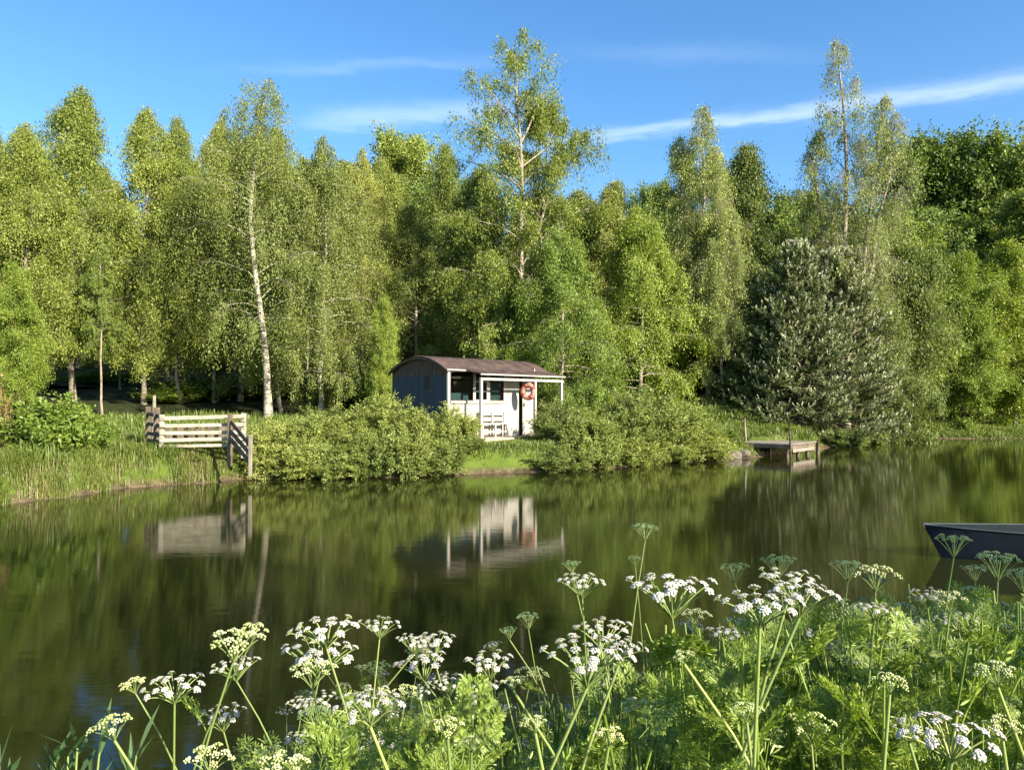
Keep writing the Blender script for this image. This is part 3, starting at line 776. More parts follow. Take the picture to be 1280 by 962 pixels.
shrub('a', 440, 21.3, 526, 70, 'bush in the middle of the hedge left of the hut')
shrub('b', 478, 22.1, 498, 88, 'tallest bush of the hedge, against the blue end wall')
shrub('c', 418, 20.9, 555, 90, 'low bush touching the water under the hedge left of the hut')
shrub('a', 520, 21.9, 512, 84, 'bush in front of the blue end wall of the hut')
shrub('c', 500, 21.2, 548, 90, 'low leafy bush at the water below the blue end wall')
shrub('a', 566, 22.2, 511, 70, 'bush hiding the lower front of the hut under the window')
shrub('c', 575, 21.9, 545, 62, 'low bush ending the hedge beside the lit grass')
shrub('b', 706, 24.0, 503, 78, 'bush at the right end of the porch with the post behind it')
shrub('a', 733, 23.9, 517, 84, 'bush hanging over the water right of the porch')
shrub('b', 792, 25.6, 490, 80, 'tall feathery bush in the middle of the right bank')
shrub('a', 832, 26.0, 494, 92, 'pale feathery bush right of the tall one on the right bank')
shrub('c', 800, 25.4, 535, 80, 'low bush over the water under the feathery bushes')
shrub('c', 866, 27.2, 527, 68, 'low rounded bush towards the jetty')
shrub('bright', 893, 28.1, 536, 50, 'small green bush beside the left end of the jetty')
shrub('bright', 975, 32.0, 530, 30, 'young green shrub behind the jetty')
shrub('c', 1052, 35.0, 536, 62, 'pale drooping bush at the water right of the jetty')
shrub('c', 1083, 37.6, 534, 44, 'pale bush at the end of the point right of the jetty')
shrub('bright', 1150, 46, 512, 90, 'dark lit mound of leaves on the far right shore')
def shore_row(px):
    Y = np.linspace(14, 45, 1600); d = shore_dist(W(px, Y), Y); return float(Y[np.argmax(d > 0)])


rr = random.Random(21)
for px in list(range(338, 586, 31)) + list(range(706, 896, 33)):
    p = px + rr.uniform(-8, 8); Y = shore_row(p) + rr.uniform(.10, .32); wpx = rr.uniform(46, 88)
    shrub(rr.choice('abc'), p, Y, HOR + F * (CAMZ - rr.uniform(.70, 1.30)) / Y, wpx, 'low leafy bush trailing down to the water along the far bank', 'low bushes trailing to the water', base=.02)
shrub('dark', 40, 18.6, 520, 80, 'round green bush low on the bank at the left, nearer the water')
rr = random.Random(8)
for px in range(-120, 1420, 62):                 # brambles under the trees
    p = px + rr.uniform(-20, 20); Y = rr.uniform(35, 42) + (4 if p > 1000 else 0)
    if 840 < p < 960 or float(shore_dist(W(p, Y), Y)) < 5: continue
    shrub(rr.choice(['dark', 'dark', 'bright']), p, Y, rr.uniform(462, 492), rr.uniform(80, 120), 'one of the dark bushes under the trees at the wood edge', 'dark bushes under the trees')


# ------------------------------------------------------------------ grass
def blades(mb, x, y, z, h, rng, wd, leanamt=.35, down=False, rnd=None):
    n = len(x); az = rng.uniform(0, 2 * PI, n); la = rng.uniform(.1, 1, n) * leanamt * h
    base = np.stack([x, y, z], 1); sd = np.stack([-np.sin(az), np.cos(az), np.zeros(n)], 1) * (np.broadcast_to(wd, (n,)) * .5)[:, None]
    dr = np.stack([np.cos(az), np.sin(az), np.zeros(n)], 1)
    mid = base + dr * (la * .35)[:, None] + np.array([0, 0, 1]) * (h * .62)[:, None]
    tip = base + dr * la[:, None] + np.array([0, 0, 1]) * (h * (1 - .25 * leanamt))[:, None]
    v = np.stack([base - sd, base + sd, mid + sd * .75, mid - sd * .75, tip], 1).reshape(-1, 3)
    o = np.arange(n) * 5
    r_ = rng.uniform(0, 1, n) if rnd is None else rnd
    mb.add(v, q=np.stack([o, o + 1, o + 2, o + 3], 1), t=np.stack([o + 3, o + 2, o + 4], 1), rnd=r_)


HUT0 = np.array([-1.95, 23.4]); HA = R(45)
def in_hut(x, y):
    dx, dy = x - HUT0[0], y - HUT0[1]
    u = dx * math.cos(HA) + dy * math.sin(HA); v = -dx * math.sin(HA) + dy * math.cos(HA)
    jx, jy = x - 10.05, y - 27.8; jl = jx * .645 + jy * .764; jw = -jx * .764 + jy * .645
    return ((u > -.1) & (u < 4.9) & (v > -.9) & (v < 3.0)) | ((jl > -.1) & (jl < 2.9) & (jw > -.1) & (jw < 2.2))


def edge_dist(x, y): return shore_dist(x, y) + wob(x, y) * .14


rng = np.random.default_rng(77)
gm = MB()
n = 480000
x = rng.uniform(-16, 31, n); y = rng.uniform(12, 53, n)
d = edge_dist(x, y)
keep = (d > .03) & (d < 13) & ~in_hut(x, y) & (np.abs((x / y) - 0) < .78)
x, y, d = x[keep], y[keep], d[keep]
dens = np.clip(1.1 - (y - 15) / 55, .25, 1) * np.where(d > 7, .55, 1)
keep = rng.uniform(0, 1, len(x)) < dens; x, y, d = x[keep], y[keep], d[keep]
tuft = .5 + .5 * np.sin(x * 2.1 + np.sin(y * 1.7) * 2) * np.sin(y * 1.9 + np.sin(x * 1.3) * 2)
h = (.12 + .26 * tuft) * rng.uniform(.5, 1.3, len(x))
leftb = sstep((-6.3 - x) / 1.5) * sstep((2.6 - d) / 1.2)
h = h * (1 + .35 * leftb)
lawn = ((x + .2) / 2.2) ** 2 + ((y - 23.0) / 1.3) ** 2 < 1            # short grass before the porch
h = np.where(lawn, .07, h)
h = np.where(((x + 7.5) / 2.6) ** 2 + ((y - 21) / 2.2) ** 2 < 1, h * .55, h)
blades(gm, x, y, gz(x, y) - .02, h, rng,   .010 + .0007 * y, rng.uniform(.3, .8) if False else .55, rnd=np.clip(rng.uniform(0, 1, len(x)) * .7 + .3 * tuft - .05, 0, 1))
n = 60000                                        # dense fringe on the lit hump and in front of the porch
x = np.concatenate([rng.uniform(6, 14, n // 2), rng.uniform(-3, 3.5, n // 2)]); y = np.concatenate([rng.uniform(32, 40, n // 2), rng.uniform(21.6, 25.5, n // 2)])
d = edge_dist(x, y); keep = (d > .15) & ~in_hut(x, y); x, y = x[keep], y[keep]
blades(gm, x, y, gz(x, y) - .02, rng.uniform(.06, .16, len(x)), rng, .02)
n = 900000                                       # short dense grass down to the waterline
x = rng.uniform(-15, 30, n); y = rng.uniform(12, 46, n); d = edge_dist(x, y); keep = (d > -.02) & (d < 2.6) & ~in_hut(x, y) & (x / y > -.78) & (x / y < .76); x, y, d = x[keep], y[keep], d[keep]
tuft = .5 + .5 * np.sin(x * 3.1 + np.sin(y * 2.7) * 2) * np.sin(y * 2.9 + np.sin(x * 2.3) * 2)
lawn = ((x + .2) / 2.2) ** 2 + ((y - 22.8) / 1.4) ** 2 < 1
hh = np.where(lawn, .08, (.08 + .22 * tuft)) * rng.uniform(.5, 1.3, len(x)) * np.clip(.5 + d * 1.5, .5, 1)
blades(gm, x, y, gz(x, y) - .02, hh, rng, .012 + .0005 * y, leanamt=.7, rnd=np.clip(rng.uniform(0, 1, len(x)) * .7 + .35 * tuft, 0, 1))
cx = rng.uniform(-14, 14, 6500); cy = rng.uniform(12, 34, 6500); cd = edge_dist(cx, cy)
kp = (cd > -.02) & (cd < 1.6) & ((cx < -6.2) | (rng.uniform(0, 1, 6500) < .2)) & ~((np.abs(cx) < 2.2)); cx, cy = cx[kp], cy[kp]
nb_ = 170; cn_ = len(cx); th = rng.uniform(.26, .52, cn_) * np.where(cx < -6.2, 1.0, .75)
ox = rng.normal(0, .13, (cn_, nb_)); oy = rng.normal(0, .13, (cn_, nb_)); x = (cx[:, None] + ox).ravel(); y = (cy[:, None] + oy).ravel()
hh = (th[:, None] * rng.uniform(.55, 1.1, (cn_, nb_)) * np.exp(-(ox ** 2 + oy ** 2) * 6)).ravel()
blades(gm, x, y, gz(x, y) - .03, hh, rng, .013, leanamt=.85, rnd=np.clip((rng.uniform(.35, 1, cn_)[:, None] + rng.normal(0, .12, (cn_, nb_))).ravel(), 0, 1))
g_ = gm.build('grass', M['grass']); g_['kind'] = 'stuff'; g_['label'] = 'tall green grass covering the far bank'
# long pale tussock grass hanging at the left waterline
gm = MB()
n = 50000
x = rng.uniform(-13.5, -6.2, n); y = rng.uniform(12.5, 21.5, n); d = edge_dist(x, y)
keep = (d > -.08) & (d < .24); x, y, d = x[keep], y[keep], d[keep]
tu = np.sin(x * 3.1 + y * 2.0) * .5 + .5
blades(gm, x, y, gz(x, y) - .03, (.16 + .30 * tu) * rng.uniform(.5, 1.2, len(x)), rng, .014, leanamt=.8, rnd=rng.uniform(.1, .8, len(x)))
n = 15000
x = rng.uniform(4, 14, n); y = rng.uniform(23, 34, n); d = edge_dist(x, y); keep = (d > .02) & (d < .45); x, y = x[keep], y[keep]
blades(gm, x, y, gz(x, y) - .03, rng.uniform(.08, .3, len(x)), rng, .02, leanamt=.7)
g_ = gm.build('dry_grass', M['dry_grass']); g_['kind'] = 'stuff'; g_['label'] = 'dry pale tussock grass along the waterline'


# ------------------------------------------------------------------ the hut
hut = thing('hut', 'curved roof timber hut with blue end wall and white porch front', 'hut', (HUT0[0], HUT0[1], 0), HA)
FL, EV, DEP, LEN, RISE = .92, 3.05, 2.8, 3.83, .42
def roofz(v): return EV + RISE * (1 - ((v - DEP / 2) / (DEP / 2)) ** 2)
# end wall: vertical boards, one mesh; far end likewise
def gable(u, sgn, m, name, z0, z1=None):
    b = MB(); nb = 18
    for i in range(nb):
        v0, v1 = DEP * i / nb + .0012, DEP * (i + 1) / nb - .0012
        t0 = min(EV - .32, EV) if z1 is None else z1
        box(b, u - .018 * sgn - .018, u - .018 * sgn + .018, v0, v1, z0, t0)
    return b.build(name, m, hut)
gable(0, 1, M['blue_wood'], 'end_wall', FL - .12, EV - .22)
b = MB()                                          # arched top of the gable, the roof's shadow put in as dark brown
nn = 22; vs = np.linspace(0.0, DEP, nn)
for uo in (-.03, .01):
    pass
front = np.array([(-.028, v, roofz(v) - .05) for v in vs]); back = front + np.array([.04, 0, 0]); lo = np.array([(-.028, v, EV - .22) for v in vs]); lob = lo + np.array([.04, 0, 0])
vv = np.concatenate([front, back, lo, lob]); q = []
for i in range(nn - 1):
    q += [(i, i + 1, 2 * nn + i + 1, 2 * nn + i), (nn + i + 1, nn + i, 3 * nn + i, 3 * nn + i + 1), (2 * nn + i, 2 * nn + i + 1, 3 * nn + i + 1, 3 * nn + i)]
b.add(vv, q=q); b.build('shaded_gable', M['brown_wood'], hut)
gable(LEN, -1, M['white_wood'], 'far_end_wall', FL - .12, EV + .1)
b = MB()                                          # back wall, floor
box(b, .0, LEN, DEP - .04, DEP, FL - .12, EV - .02); b.build('back_wall', M['brown_wood'], hut)
b = MB(); box(b, .02, LEN - .02, .02, DEP - .05, FL - .12, FL - .02); b.build('floor', M['dark_room'], hut)
b = MB(); box(b, .2, LEN, .3, .5, .45, FL - .13); box(b, .2, LEN, DEP - .5, DEP - .3, .5, FL - .13); b.build('bearer', M['brown_wood'], hut)
b = MB(); box(b, .30, .32, .25, .26, FL, EV - .1)
# front wall in pieces round the openings (butted, planks by bump)
b = MB()
SILL, HEAD = 2.04, 2.98
box(b, 0, 2.36, -.02, .02, FL - .12, SILL)                      # under the windows
box(b, 2.36, 3.07, -.02, .02, FL - .12, HEAD)                   # between window and door
box(b, 3.42, LEN, -.02, .02, FL - .12, HEAD)
box(b, 0, LEN, -.02, .02, HEAD, EV - .03)
box(b, 0, .06, -.02, .02, SILL, HEAD); box(b, 1.02, 1.08, -.02, .02, SILL, HEAD); box(b, 1.60, 1.74, -.02, .02, SILL, HEAD)
fw = bevel(b.build('front_wall', M['white_wood'], hut), .004)
b = MB(); box(b, -.05, .045, -.05, .03, FL - .14, EV - .04); bevel(b.build('corner_post', M['white_wood'], hut), .006)
b = MB(); box(b, .06, 2.40, -.075, -.021, SILL - .06, SILL + .01); bevel(b.build('window_sill', M['white_wood'], hut), .006)
# batten strips on the lower wall
b = MB()
for zz in (1.32, 1.66): box(b, .06, 2.36, -.034, -.021, zz, zz + .012)
b.build('batten', M['deck_wood'], hut)
# windows: left dark opening, lattice casement, right pane with curtain
def window(u0, u1, nx_, nz_, name='window'):
    f = MB(); wd = .05
    box(f, u0, u1, -.035, .0, HEAD - wd, HEAD); box(f, u0, u1, -.035, .0, SILL + .012, SILL + wd); box(f, u0, u0 + wd, -.035, .0, SILL + wd, HEAD - wd); box(f, u1 - wd, u1, -.035, .0, SILL + wd, HEAD - wd)
    for i in range(1, nx_):
        uu = u0 + (u1 - u0) * i / nx_; box(f, uu - .018, uu + .018, -.03, -.004, SILL + wd, HEAD - wd)
    for i in range(1, nz_):
        zz = SILL + (HEAD - SILL) * i / nz_
        for k in range(nx_):
            a0 = u0 + (u1 - u0) * k / nx_ + .02; a1 = u0 + (u1 - u0) * (k + 1) / nx_ - .02
            box(f, max(a0, u0 + wd), min(a1, u1 - wd), -.03, -.004, zz - .018, zz + .018)
    fo = f.build(name, M['white_wood'], hut)
    p = MB(); p.add([(u0 + wd, .004, SILL + wd), (u1 - wd, .004, SILL + wd), (u1 - wd, .004, HEAD - wd), (u0 + wd, .004, HEAD - wd)], q=[(0, 1, 2, 3)])
    p.build('pane', M['glass'], fo)
    return fo
window(1.06, 1.64, 2, 3)
def ring_frame(a0, a1, w_):
    f = MB(); z0, z1 = SILL + .012, HEAD; A_ = [(a0, z0), (a1, z0), (a1, z1), (a0, z1)]; B_ = [(a0 + w_, z0 + w_), (a1 - w_, z0 + w_), (a1 - w_, z1 - w_), (a0 + w_, z1 - w_)]
    vv = [(p[0], yy, p[1]) for yy in (-.03, 0) for P_ in (A_, B_) for p in P_]; q = []
    for k in range(4):
        k2 = (k + 1) % 4; q += [(k, k2, 4 + k2, 4 + k), (8 + k2, 8 + k, 12 + k, 12 + k2), (k2, k, 8 + k, 8 + k2), (4 + k, 4 + k2, 12 + k2, 12 + k)]
    f.add(vv, q=q); return f.build('window', M['brown_wood'], hut)
fo = ring_frame(.062, 1.018, .022)
p = MB(); p.add([(.06, .004, SILL), (1.0, .004, SILL), (1.0, .004, HEAD), (.06, .004, HEAD)], q=[(0, 1, 2, 3)]); p.build('pane', M['glass'], fo)
fo = ring_frame(1.742, 2.358, .028)
p = MB(); p.add([(1.77, .004, SILL), (2.33, .004, SILL), (2.33, .004, HEAD), (1.77, .004, HEAD)], q=[(0, 1, 2, 3)]); p.build('pane', M['glass'], fo)
b = MB(); us = np.linspace(1.78, 2.3, 40)
top = np.stack([us, .12 + .03 * np.sin(us * 60), np.full(40, HEAD)], 1); bot = top.copy(); bot[:, 2] = SILL - .1
b.add(np.concatenate([top, bot]), q=[(i, i + 1, 41 + i, 40 + i) for i in range(39)]); b.build('curtain', M['curtain'], hut, True)
b = MB(); us = np.linspace(.1, .95, 50)
top = np.stack([us, .14 + .02 * np.sin(us * 50), np.full(50, SILL + .26)], 1); bot = top.copy(); bot[:, 2] = SILL - .1
b.add(np.concatenate([top, bot]), q=[(i, i + 1, 51 + i, 50 + i) for i in range(49)]); b.build('curtain', M['curtain'], hut, True)
# end window (small dark vent)
b = MB(); box(b, -.06, -.037, .85, 1.08, 2.43, 2.86); vt = bevel(b.build('vent', M['brown_wood'], hut), .006)
b = MB()
for i in range(5): box(b, -.072, -.0605, .87, 1.06, 2.46 + i * .078, 2.50 + i * .078)
b.build('louvre', M['dark_room'], vt)
# door: ajar white leaf beside the dark opening
b = MB(); box(b, 0, .40, -.02, .02, FL, HEAD - .03); box(b, .03, .37, -.028, -.0205, FL + .12, FL + .9); box(b, .03, .37, -.028, -.0205, FL + 1.0, HEAD - .15)
door = bevel(b.build('door', M['white_wood'], hut), .004); door.location = (3.21, -.03, 0); door.rotation_euler = (0, 0, R(-4))
b = MB(); box(b, .03, .06, -.07, -.03, FL + .95, FL + 1.07); b.build('handle', M['brown_wood'], door)
b = MB(); box(b, 3.07, 3.10, -.03, .05, FL - .05, HEAD); box(b, 3.10, 3.42, -.03, .05, HEAD - .03, HEAD); b.build('door_frame', M['brown_wood'], hut)
# roof: arched, corrugated along the slope
u0, u1 = -.13, 4.58
nu = 150; us = np.linspace(u0, u1, nu)
vs = np.linspace(-.10, DEP + .08, 26)
U, V = np.meshgrid(us, vs); Z = roofz(np.maximum(V, -.1)) + .014 * np.sin(U * 2 * PI / .09)
ext = .66 * sstep((U - .62) / .04)
V2 = np.where(V < .0, V - ext, V); Z = np.where(V < 0, Z - .10 * (ext > .2), Z)
b = MB(); ii = (np.arange(25)[:, None] * nu + np.arange(nu - 1)[None]).ravel()
top = np.stack([U, V2, Z], -1).reshape(-1, 3); bot = top - np.array([0, 0, .03]); nvt = len(top)
b.add(np.concatenate([top, bot]), q=np.concatenate([np.stack([ii, ii + 1, ii + nu + 1, ii + nu], 1), np.stack([ii, ii + nu, ii + nu + 1, ii + 1], 1) + nvt,
      np.stack([np.arange(nu - 1), np.arange(nu - 1) + nvt, np.arange(nu - 1) + nvt + 1, np.arange(nu - 1) + 1], 1)]))
roof = b.build('roof', M['roof'], hut)
b = MB()                                          # pale edge trim under the eave and the arched bargeboard
box(b, .66, u1 - .01, -.765, -.735, EV - .205, EV - .165); box(b, u0, .62, -.125, -.105, EV - .07, EV - .03)
b.build('eave_trim', M['white_wood'], roof)
b = MB(); vv = np.linspace(-.1, DEP + .08, 24)
tp = np.array([(u0 - .012, v, roofz(v) - .032) for v in vv]); lo = tp - np.array([0, 0, .075]); tp2 = tp + np.array([.03, 0, 0]); lo2 = lo + np.array([.03, 0, 0])
q = []
for i in range(23): q += [(i, i + 1, 24 + i + 1, 24 + i), (48 + i + 1, 48 + i, 72 + i, 72 + i + 1), (24 + i, 25 + i, 73 + i, 72 + i)]
b.add(np.concatenate([tp, lo, tp2, lo2]), q=q); b.build('bargeboard', M['brown_wood'], roof)
# porch: beam, posts, deck, step
b = MB(); box(b, .70, 4.52, -.72, -.64, EV - .365, EV - .29); bevel(b.build('porch_beam', M['white_wood'], hut), .006)
for uu, vv_ in ((.74, -.68), (3.14, -.68), (4.44, -.68), (4.44, DEP - .2)):
    b = MB(); box(b, uu - .042, uu + .042, vv_ - .042, vv_ + .042, .45, EV - (.367 if vv_ < 0 else .1)); bevel(b.build('porch_post', M['white_wood'], hut), .006)
b = MB()
for i in range(8): box(b, .68, 4.52, -.82 + i * .1, -.728 + i * .1, FL - .05, FL - .012)
for i in range(26): box(b, LEN + .03, 4.52, -.01 + i * .105, .088 + i * .105, FL - .05, FL - .012)
bevel(b.build('deck', M['deck_wood'], hut), .004)
b = MB(); box(b, .68, 4.52, -.845, -.822, FL - .30, FL - .02); b.build('deck_skirt', M['deck_wood'], hut)
# railing along the right end of the porch, back panel
b = MB(); box(b, LEN + .02, 4.48, DEP - .22, DEP - .18, FL + .9, FL + .98); b.build('porch_rail', M['white_wood'], hut)
# white bench on the porch
bench = thing('bench', 'white slatted bench on the porch under the lattice window', 'bench', (HUT0[0] + math.cos(HA) * 1.72 + math.sin(HA) * .26, HUT0[1] + math.sin(HA) * 1.72 - math.cos(HA) * .26, FL - .012), HA)
b = MB(); box(b, -.58, .58, -.05, -.01, .40, .44); box(b, -.58, .58, -.0, .04, .40, .44); box(b, -.58, .58, .05, .09, .40, .44); bevel(b.build('seat', M['white_wood'], bench), .005)
b = MB(); box(b, -.58, .58, .14, .165, .50, .62); box(b, -.58, .58, .14, .165, .68, .80); bevel(b.build('backrest', M['white_wood'], bench), .005)
for sx in (-.55, .0, .55):
    b = MB(); box(b, sx - .03, sx + .03, -.045, .0, 0, .399); bevel(b.build('leg', M['white_wood'], bench), .004)
    b = MB(); box(b, sx - .03, sx + .03, .098, .139, 0, .80); bevel(b.build('leg', M['white_wood'], bench), .004)
b = MB(); box(b, -.52, .52, -.035, -.012, .14, .20); b.build('stretcher', M['white_wood'], bench)
# life ring hung from the porch beam
def hw(u, v): return (HUT0[0] + u * math.cos(HA) - v * math.sin(HA), HUT0[1] + u * math.sin(HA) + v * math.cos(HA))
lr = thing('life_ring', 'red and pale life ring hanging by a rope beside the porch post', 'life ring', (*hw(2.90, -.60), 2.36), HA + R(-66))
def torus_part(a0, a1, n=14, R_=.185, r_=.085, sides=10, sq=.8):
    an = np.linspace(a0, a1, n); p = np.stack([R_ * np.cos(an), np.zeros(n), R_ * 1.12 * np.sin(an)], 1)
    b = MB(); tubes(b, p, np.full(n, r_), sides, cap=True); return b
b = MB()
for k in range(4):
    b.join(torus_part(k * PI / 2 + .7, (k + 1) * PI / 2 + .3))
rg = b.build('ring', M['pale_canvas'], lr, True)
b = MB()
for k in range(4): b.join(torus_part(k * PI / 2 - .2 + .5, k * PI / 2 + .2 + .5, 8, r_=.089))
b.build('band', M['red_canvas'], rg, True)
b = MB(); tubes(b, [(-.14, 0, .20), (-.02, 0, .36), (.0, 0, .38)], [.01] * 3, 5); tubes(b, [(.14, 0, .20), (.02, 0, .36), (.0, 0, .38)], [.01] * 3, 5); b.build('rope', M['rope'], lr)

# ------------------------------------------------------------------ gate and fences
rg = np.random.default_rng(5)
def post_at(px, Y, topy, basey, wd=.10, m='gate_wood', parent=None, name='post', org=(0, 0, 0)):
    x = W(px, Y); z1 = CAMZ + (HOR - topy) / F * Y; z0 = CAMZ + (HOR - basey) / F * Y - .25
    b = MB(); beam(b, np.array((x, Y, z0)) - org, np.array((x, Y, z1)) - org, wd, wd, up=(0, 1, 0), rough=.004, rng=rg)
    return bevel(b.build(name, M[m], parent), .01)
def rail(p0, p1, hh, parent, m='gate_wood', org=(0, 0, 0), name='rail', th=.035):
    b = MB(); k = 5
    p0, p1 = np.array(p0, float) - org, np.array(p1, float) - org
    for i in range(1): beam(b, p0, p1, th, hh, rough=.006, rng=rg)
    return bevel(b.build(name, M[m], parent), .006)
def P3(px, py, Y): return np.array((W(px, Y), Y, CAMZ + (HOR - py) / F * Y))
org = np.array((W(254, 19.2), 19.2, .9))
gate = thing('gate', 'pale five bar wooden gate standing on the left bank', 'gate', tuple(org))
post_at(203, 19.15, 518, 568, .10, parent=gate, org=org); post_at(305, 19.6, 516, 560, .10, parent=gate, org=org)
for yl, yr, hh in ((523, 520, .085), (532, 530, .085), (541, 540, .085), (550, 548, .085), (557.5, 556, .085)):
    rail(P3(200, yl, 19.08), P3(306, yr, 19.53), hh, gate, org=org)
org = np.array((W(300, 18.9), 18.9, .6))
pan = thing('slanting_fence', 'dark three rail fence panel slanting down the bank to the water', 'fence', tuple(org))  # shade of the side turned from the sun put in as darker wood
post_at(288, 19.25, 517, 570, .10, 'old_dark_wood', parent=pan, org=org); post_at(313.5, 18.5, 543, 582, .085, 'jetty_wood', parent=pan, org=org)
for yl, yr in ((527, 555), (539, 566), (549, 576)):
    rail(P3(289, yl, 19.18), P3(312, yr, 18.5), .115, pan, 'old_dark_wood', org=org)
org = np.array((W(193, 20), 20, .9))
fn = thing('fence', 'dark weathered fence running back from the left gate post', 'fence', tuple(org))
post_at(196, 19.7, 509, 560, .12, 'old_dark_wood', parent=fn, org=org); post_at(186, 20.8, 508, 556, .11, 'old_dark_wood', parent=fn, org=org)
for yl, yr in ((517, 520), (529, 532), (541, 544), (550, 553)): rail(P3(185, yl, 20.8), P3(200, yr, 19.3), .10, fn, 'old_dark_wood', org=org)
st = post_at(193, 21.2, 494, 548, .07, 'gate_wood', name='stake'); tag(st, 'thin pale stake sticking up behind the left gate post', 'stake')
org = np.array((W(250, 21), 21, .9))
f2 = thing('fence', 'older low rail fence seen through the bars of the gate', 'fence', tuple(org))
for px in (212, 226, 240, 252, 264, 278, 296): post_at(px, 21 + (px - 212) * .002, 530, 560, .14, 'old_dark_wood', parent=f2, org=org, name='post')
for yl in (533, 546): rail(P3(207, yl, 21.12), P3(304, yl - 1, 21.3), .10, f2, 'old_dark_wood', org=org)

# ------------------------------------------------------------------ jetty, stakes
Cn = np.array((10.05, 27.8)); A = np.array((8.45, 29.15)); du = unit(A - Cn); dl = np.array([-du[1], du[0]])
if dl[0] < 0: dl = -dl
JW, JL, JT = float(np.linalg.norm(A - Cn)), 2.75, .50
jt = thing('jetty', 'low wooden fishing jetty reaching over the water at right', 'jetty', (Cn[0], Cn[1], 0), math.atan2(dl[1], dl[0]))
b = MB()
for i in range(24):
    x0 = i * JL / 24; box(b, x0 + .006, x0 + JL / 24 - .006, -.03, JW, JT - .045, JT + rg.normal(0, .003))
bevel(b.build('deck', M['jetty_wood'], jt), .005)
b = MB()
for yy in (.03, JW * .5, JW - .1): box(b, .05, JL - .03, yy, yy + .08, JT - .19, JT - .046)
box(b, .005, .049, 0.0, JW, JT - .17, JT - .046)
bevel(b.build('bearer', M['old_dark_wood'], jt), .006)
for xx, yy, tz in ((.12, .16, .3), (1.2, .16, .3), (2.2, .16, .3), (JL + .05, -.04, JT + .04), (.12, JW * .6, .3), (1.3, JW * .6, .3)):
    b = MB(); tubes(b, [(xx, yy, -.8), (xx + .01, yy, 0), (xx, yy, tz)], [.07, .065, .06], 8, cap=True); b.build('post', M['old_dark_wood'], jt, True)
b = MB(); box(b, .3, JL - .2, -.005, .028, JT - .32, JT - .195); bevel(b.build('fender_board', M['jetty_wood'], jt), .006)
rgs = np.random.default_rng(12)


def stone_mesh(seed):
    r_ = np.random.default_rng(seed); import bmesh
    bm = bmesh.new(); bmesh.ops.create_icosphere(bm, subdivisions=2, radius=1)
    k = r_.normal(0, 1, (6, 3)); 
    for v in bm.verts:
        c = np.array(v.co); f = 1 + .16 * np.sin(k @ c * 2.2).sum() / 2.2
        v.co = Vector(c * f * np.array([1, .8, .65]))
    me = bpy.data.meshes.new('bank_stone'); bm.to_mesh(me); bm.free(); me.materials.append(M['stone']); return me
SM = [stone_mesh(s) for s in range(4)]
sp_ = [(880, 26.9, .30), (893, 27.1, .26), (906, 27.4, .34), (918, 27.6, .28), (929, 27.9, .30), (862, 26.6, .22), (846, 26.1, .24), (830, 25.7, .20)]
for i, (px, Y, r_) in enumerate(sp_):
    o_ = bpy.data.objects.new('bank_stone', SM[i % 4]); C.objects.link(o_); x_ = W(px, Y)
    o_.location = (x_, Y, .10); o_.scale = (r_, r_, r_ * 1.1); o_.rotation_euler = (0, 0, i * 1.3)
    tag(o_, 'pale earthy stone at the waterline of the bank left of the jetty' , 'stone', 'stones at the waterline left of the jetty')
def stake(px, Y, topy, basey, lab, r_=.035, m='grey_bark'):
    p1 = P3(px, topy, Y); p0 = P3(px, basey, Y); p0[2] -= .5; L_ = p1[2] - p0[2]
    b = MB(); kk = 7; s = np.linspace(0, 1, kk); p = np.stack([.02 * np.sin(s * 5), .01 * np.cos(s * 4), s * L_], 1)
    tubes(b, p, r_ * (1.15 - .4 * s), 7, cap=True)
    o_ = b.build('stake', M[m], None, True); o_.location = tuple(p0); tag(o_, lab, 'stake')
stake(987, 27.65, 527, 573, 'thin pole standing in the water at the near corner of the jetty', .035, 'dark_bark')
stake(931, 29.6, 522, 552, 'pale stake at the land end of the jetty', .05, 'grey_bark')

# ------------------------------------------------------------------ rowing boat
bo_ = thing('rowing_boat', 'dark blue rowing boat with its bow pointing left on the pond', 'boat', (W(1152, 10.0), 10.0, 0), R(-4))
ns_, mm_ = 26, 13
s = np.linspace(0, 1, ns_); Lb = 3.9
half = .62 * np.clip(np.sin(np.clip(s * .62 + .0, 0, 1) * PI) ** .75, 0, 1); half[0] = .012
half = np.where(s > .8, half, half)
sheer = .425 - .075 * np.sin(s * PI * .8) ** .8
xs = s * Lb
def section(i, inset=0.0):
    hb = max(half[i] - inset, .004); t_ = np.linspace(-1, 1, mm_)
    keel = -.10 + inset
    flare = np.sign(t_) * np.abs(t_) ** .75 * hb
    zz = keel + (sheer[i] - keel) * np.abs(t_) ** 2.2
    rake = .27 * (1 - (zz - keel) / (sheer[i] - keel)) * np.clip(1 - s[i] * 6, 0, 1)
    return np.stack([xs[i] + rake, flare, zz], 1)
b = MB(); vv = np.concatenate([section(i) for i in range(ns_)]); q = []
for i in range(ns_ - 1):
    for j in range(mm_ - 1): a_ = i * mm_ + j; q.append((a_, a_ + 1, a_ + mm_ + 1, a_ + mm_))
b.add(vv, q=q); tr_ = [((ns_ - 1) * mm_, (ns_ - 1) * mm_ + j, (ns_ - 1) * mm_ + j + 1) for j in range(1, mm_ - 1)]
b.add(np.concatenate([section(ns_ - 1)]), t=[(0, j, j + 1) for j in range(1, mm_ - 1)])
hull = b.build('hull', M['boat_paint'], bo_, True)
b = MB(); vv = np.concatenate([section(i, .03) for i in range(1, ns_)]); q = []
for i in range(ns_ - 2):
    for j in range(mm_ - 1): a_ = i * mm_ + j; q.append((a_, a_ + mm_, a_ + mm_ + 1, a_ + 1))
b.add(vv, q=q); b.build('lining', M['boat_inside'], bo_, True)
b = MB()
